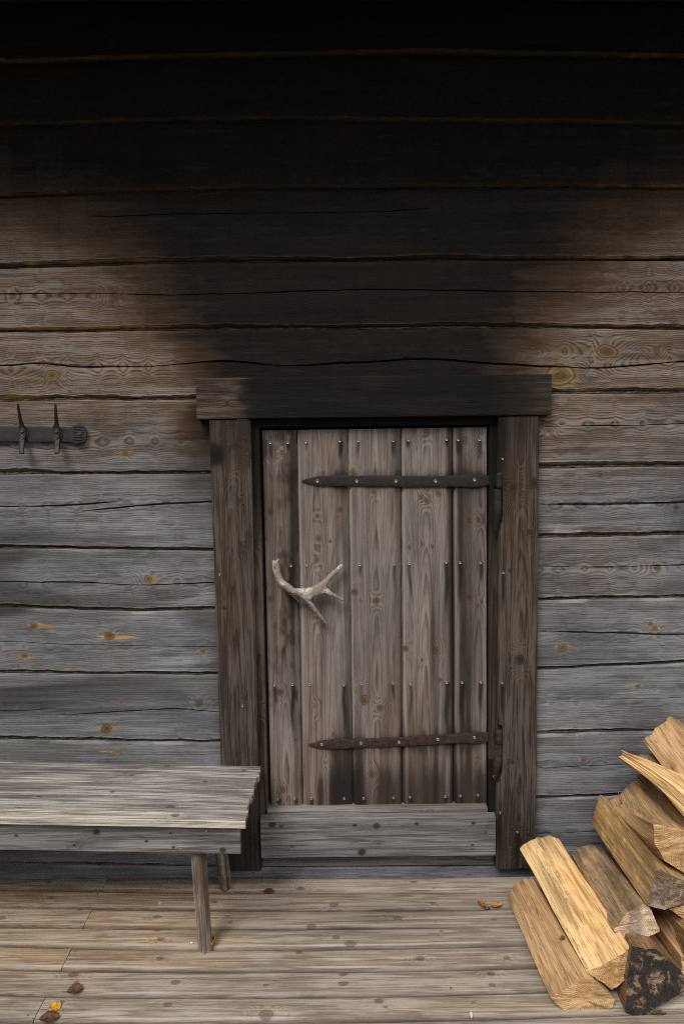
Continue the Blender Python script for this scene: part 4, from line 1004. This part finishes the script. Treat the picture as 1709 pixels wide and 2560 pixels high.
firewood([(1547, 1893), (1551, 1880), (1560, 1877), (1577, 1889), (1592, 1905), (1575, 1918)],
         [(1740, 2072), (1748, 2025), (1775, 1990), (1815, 2000), (1822, 2050), (1780, 2085)], -.20, -.56, 'fire_gold',
         'narrow twisted pale splint with torn edge near the pile top', 21.9, rag=.014, rough_=.0032, bow=(.004, 0, .014))
firewood([(1580, 1905), (1588, 1891), (1606, 1886), (1636, 1888), (1668, 1905), (1680, 1950), (1620, 1950)],
         [(1740, 2080), (1742, 2040), (1775, 2010), (1830, 2005), (1880, 2030), (1880, 2090), (1800, 2110)], -.10, -.50, 'fire_brown',
         'brown split log behind the torn pale splint, under the topmost log', 25.5)
firewood([(1607, 1852), (1640, 1820), (1674, 1789), (1745, 1832), (1735, 1885), (1660, 1895)],
         [(1765, 2062), (1800, 2015), (1850, 1975), (1950, 2030), (1940, 2110), (1830, 2120)], -.12, -.52, 'fire_tan',
         'topmost squared split log at the upper right of the pile', 29.4, rough_=.0016)
firewood([(1590, 1950), (1600, 1925), (1650, 1925), (1690, 1960), (1680, 2010), (1630, 2010)],
         [(1700, 2090), (1715, 2050), (1770, 2050), (1820, 2080), (1810, 2150), (1745, 2150)], -.10, -.50, 'fire_dark',
         'shadowed dark brown log wedged below the torn pale splint', 33.0, dark=.15)
firewood([(1440, 2262), (1460, 2222), (1500, 2205), (1545, 2212), (1575, 2250), (1560, 2285), (1480, 2285)],
         [(1560, 2530), (1566, 2440), (1580, 2366), (1638, 2372), (1700, 2425), (1722, 2470), (1600, 2545)], -.17, -.685, 'fire_dark',
         'log with black mouldy end at the bottom of the pile', 37.7, dark=.05)
firewood([(1560, 2262), (1580, 2215), (1620, 2195), (1650, 2215), (1665, 2250), (1620, 2270)],
         [(1712, 2440), (1708, 2400), (1712, 2360), (1775, 2340), (1815, 2400), (1770, 2460)], -.15, -.60, 'fire_ochre',
         'ochre-brown log in the dark gap right of the mouldy one', 41.1, dark=.1)
firewood([(1585, 2232), (1590, 2205), (1620, 2190), (1660, 2200), (1672, 2240), (1625, 2250)],
         [(1722, 2372), (1715, 2330), (1722, 2290), (1790, 2290), (1830, 2330), (1790, 2380)], -.15, -.60, 'fire_gold',
         'golden log mostly hidden at the right edge, low in the pile', 44.8, dark=.05)
firewood([(1600, 2170), (1610, 2140), (1650, 2130), (1690, 2150), (1690, 2195), (1640, 2200)],
         [(1690, 2285), (1668, 2272), (1730, 2258), (1790, 2268), (1790, 2320), (1722, 2308)], -.14, -.56, 'fire_tan',
         'tan log end cut off by the picture edge below the spotted grey end', 47.2)
LBL = ['tan split log on the deck just beyond the right picture edge', 'brown split log on the deck, third in from the right end of the pile', 'golden split log in the second layer beyond the right picture edge',
       'tan split log in the second layer at the right end of the pile', 'brown split log in the third layer, outermost under the topmost log', 'golden split log on the deck at the far right end of the pile']
# the pile goes on to the right of the picture and carries the upper logs
for i, (x, z, y0, y1) in enumerate([(1.08, .07, -.12, -.60), (1.22, .07, -.15, -.62), (1.16, .20, -.13, -.58), (1.30, .20, -.14, -.60), (1.24, .32, -.12, -.56), (1.40, .07, -.12, -.60)]):
    r = .070; an = [i * .5 + k * 1.2566 for k in range(5)]
    Af = [proj(x + r * math.cos(a), y0, z + r * .95 * math.sin(a)) for a in an[::-1]]; Bf = [proj(x + .02 + r * math.cos(a), y1, z + r * .95 * math.sin(a)) for a in an[::-1]]
    firewood(Af, Bf, y0, y1, ['fire_tan', 'fire_brown', 'fire_gold'][i % 3], LBL[i], 50 + i * 3.3)
# thin splinter sticking up from the wide curved log
sp = PW(1552, 1998, -.20)
V, F = [], []
def strand(pts, r):
    i0 = len(V)
    for i, p in enumerate(pts):
        rr = r * (1 - i / len(pts) * .8)
        for k in range(4): V.append(np.array(p) + rr * np.array([math.cos(k * 1.57), math.sin(k * 1.57), 0]))
    for i in range(len(pts) - 1):
        for k in range(4): F.append((i0 + i * 4 + k, i0 + i * 4 + (k + 1) % 4, i0 + i * 4 + 4 + (k + 1) % 4, i0 + i * 4 + 4 + k))
strand([PW(a, c, -.21) for a, c in ((1551, 2009), (1549, 2000), (1545, 1990), (1544, 1978), (1544, 1970))], .0022)
strand([PW(a, c, -.21) for a, c in ((1553, 2009), (1553, 1998), (1550, 1988), (1551, 1976))], .0018)
tag(link('wood_splinter', make_mesh('wood_splinter', V, F), M['fire_gold']), 'thin pale splinter standing up from the wide curved log', 'splinter')

# ------------------------------------------------------------------ leaves and bits on the deck
def leaf(px, py, size, mat, label, rot=0., asp=.7, curl=.25, lift=.003, seed=0, notch=.08, cat='leaf'):
    c = PD(px, py); n, m = 9, 7; V = []; F = []
    for i in range(n + 1):
        t = i / n
        hw = size * asp * .5 * math.sin(math.pi * min(1, t * .97 + .015)) ** .7 * (1 + notch * math.sin(i * 2.9 + seed))
        for j in range(m + 1):
            s_ = j / m * 2 - 1; x = (t - .5) * size; y = s_ * hw
            z = lift + curl * size * (abs(s_) ** 1.6) * (.6 + .5 * math.sin(t * 3 + seed)) + curl * size * .6 * (t - .5) ** 2 + .0015 * math.sin(i * 1.7 + j * 2.3 + seed)
            V.append(c + np.array([x * math.cos(rot) - y * math.sin(rot), x * math.sin(rot) + y * math.cos(rot), max(z, .0015)]))
    for i in range(n):
        for j in range(m): a = i * (m + 1) + j; F.append((a, a + 1, a + m + 2, a + m + 1))
    # stalk
    base = V[(m + 1) * 0 + m // 2]; k0 = len(V); dx = np.array([-math.cos(rot), -math.sin(rot), 0]) * size * .35
    for q in range(3):
        p = base + dx * q / 2 + np.array([0, 0, .002 * q])
        V += [p + np.array([0, .0007, 0]), p - np.array([0, .0007, 0]), p + np.array([0, 0, .0012])]
    for q in range(2):
        for k in range(3): a = k0 + q * 3; F.append((a + k, a + (k + 1) % 3, a + 3 + (k + 1) % 3, a + 3 + k))
    o = link('fallen_leaf' if cat == 'leaf' else 'wood_chip', make_mesh('fallen_leaf', V, F), M[mat]); sl = o.modifiers.new('thickness', 'SOLIDIFY'); sl.thickness = .0006
    tag(o, label, cat, 'fallen leaves on the deck' if cat == 'leaf' else None); return o
leaf(139, 2520, .038, 'leaf_yellow', 'yellow leaf lying on the deck at the lower left', 2.6, .95, .10)
leaf(124, 2549, .058, 'leaf_brown', 'dark brown leaf at the bottom edge below the yellow leaf', .1, .75, .12)
leaf(188, 2481, .046, 'leaf_brown', 'crumpled brown leaf behind the yellow leaf on the deck', .2, .9, .25)
leaf(672, 2231, .042, 'leaf_brown', 'small reddish brown leaf on the deck in front of the left door post', 0, .7, .10)
leaf(1241, 2268, .042, 'leaf_orange', 'orange leaf on the deck left of the firewood pile', .2, .6, .2)
leaf(1203, 2268, .036, 'leaf_orange', 'small curled rust-orange leaf beside the flat orange leaf', 2.2, .45, .5)
leaf(1218, 2275, .022, 'leaf_brown', 'dark shrivelled leaf scrap between the two orange leaves', .5, .45, .3)
leaf(533, 2368, .036, 'leaf_orange', 'curled orange leaf against the foot of the bench leg', 1.4, .45, .9)
leaf(577, 2214, .020, 'leaf_orange', 'tiny orange leaf scrap at the foot of the rear bench leg', 1.2, .5, .5)
leaf(1645, 2537, .045, 'leaf_brown', 'dark brown bark chip on the deck right of the mouldy log', .0, .4, .12, cat='bark chip')
leaf(400, 2260, .011, 'white', 'tiny white chip on the deck under the bench, nearer the wall', .3, .5, .1, cat='chip')
leaf(479, 2360, .012, 'white', 'tiny white chip on the deck beside the front bench leg', .3, .6, .1, cat='chip')
leaf(1177, 2541, .026, 'white', 'small pale wood chip at the bottom edge of the deck', 1.5, .38, .15, cat='chip')

# ------------------------------------------------------------------ unseen eave above the picture, added to shade the wall top
eave = thing('shading_eave', 'unseen dark board eave above the picture, added to shade the top of the log wall', 'roof')
ez0, sl_ = 3.62, -.30
for k in range(5):
    y1 = .1 - k * .17; y0 = y1 - .168
    P0 = np.array([0, y1, ez0 + (.1 - y1) * sl_]); Vd = np.array([0, -1, sl_]); Vd /= np.linalg.norm(Vd); Wd = np.array([0, -sl_ * -1, 1.]); Wd /= np.linalg.norm(Wd)
    board('shading_board', np.linspace(-3.4, 3.4, 8), 0, .176, .025, P0, X3, Vd, Wd, M['frame'], eave, n=4)
for x in (-2.4, -1.2, 0, 1.2, 2.4):
    us = np.linspace(0, .80, 6); Vd = np.array([0, -1, sl_]); Vd /= np.linalg.norm(Vd)
    board('shading_rafter', us, -.045, .045, .10, np.array([x, 0, ez0 + .125]), Vd, X3, np.array([0, -.287, .958]), M['frame'], eave, n=4)
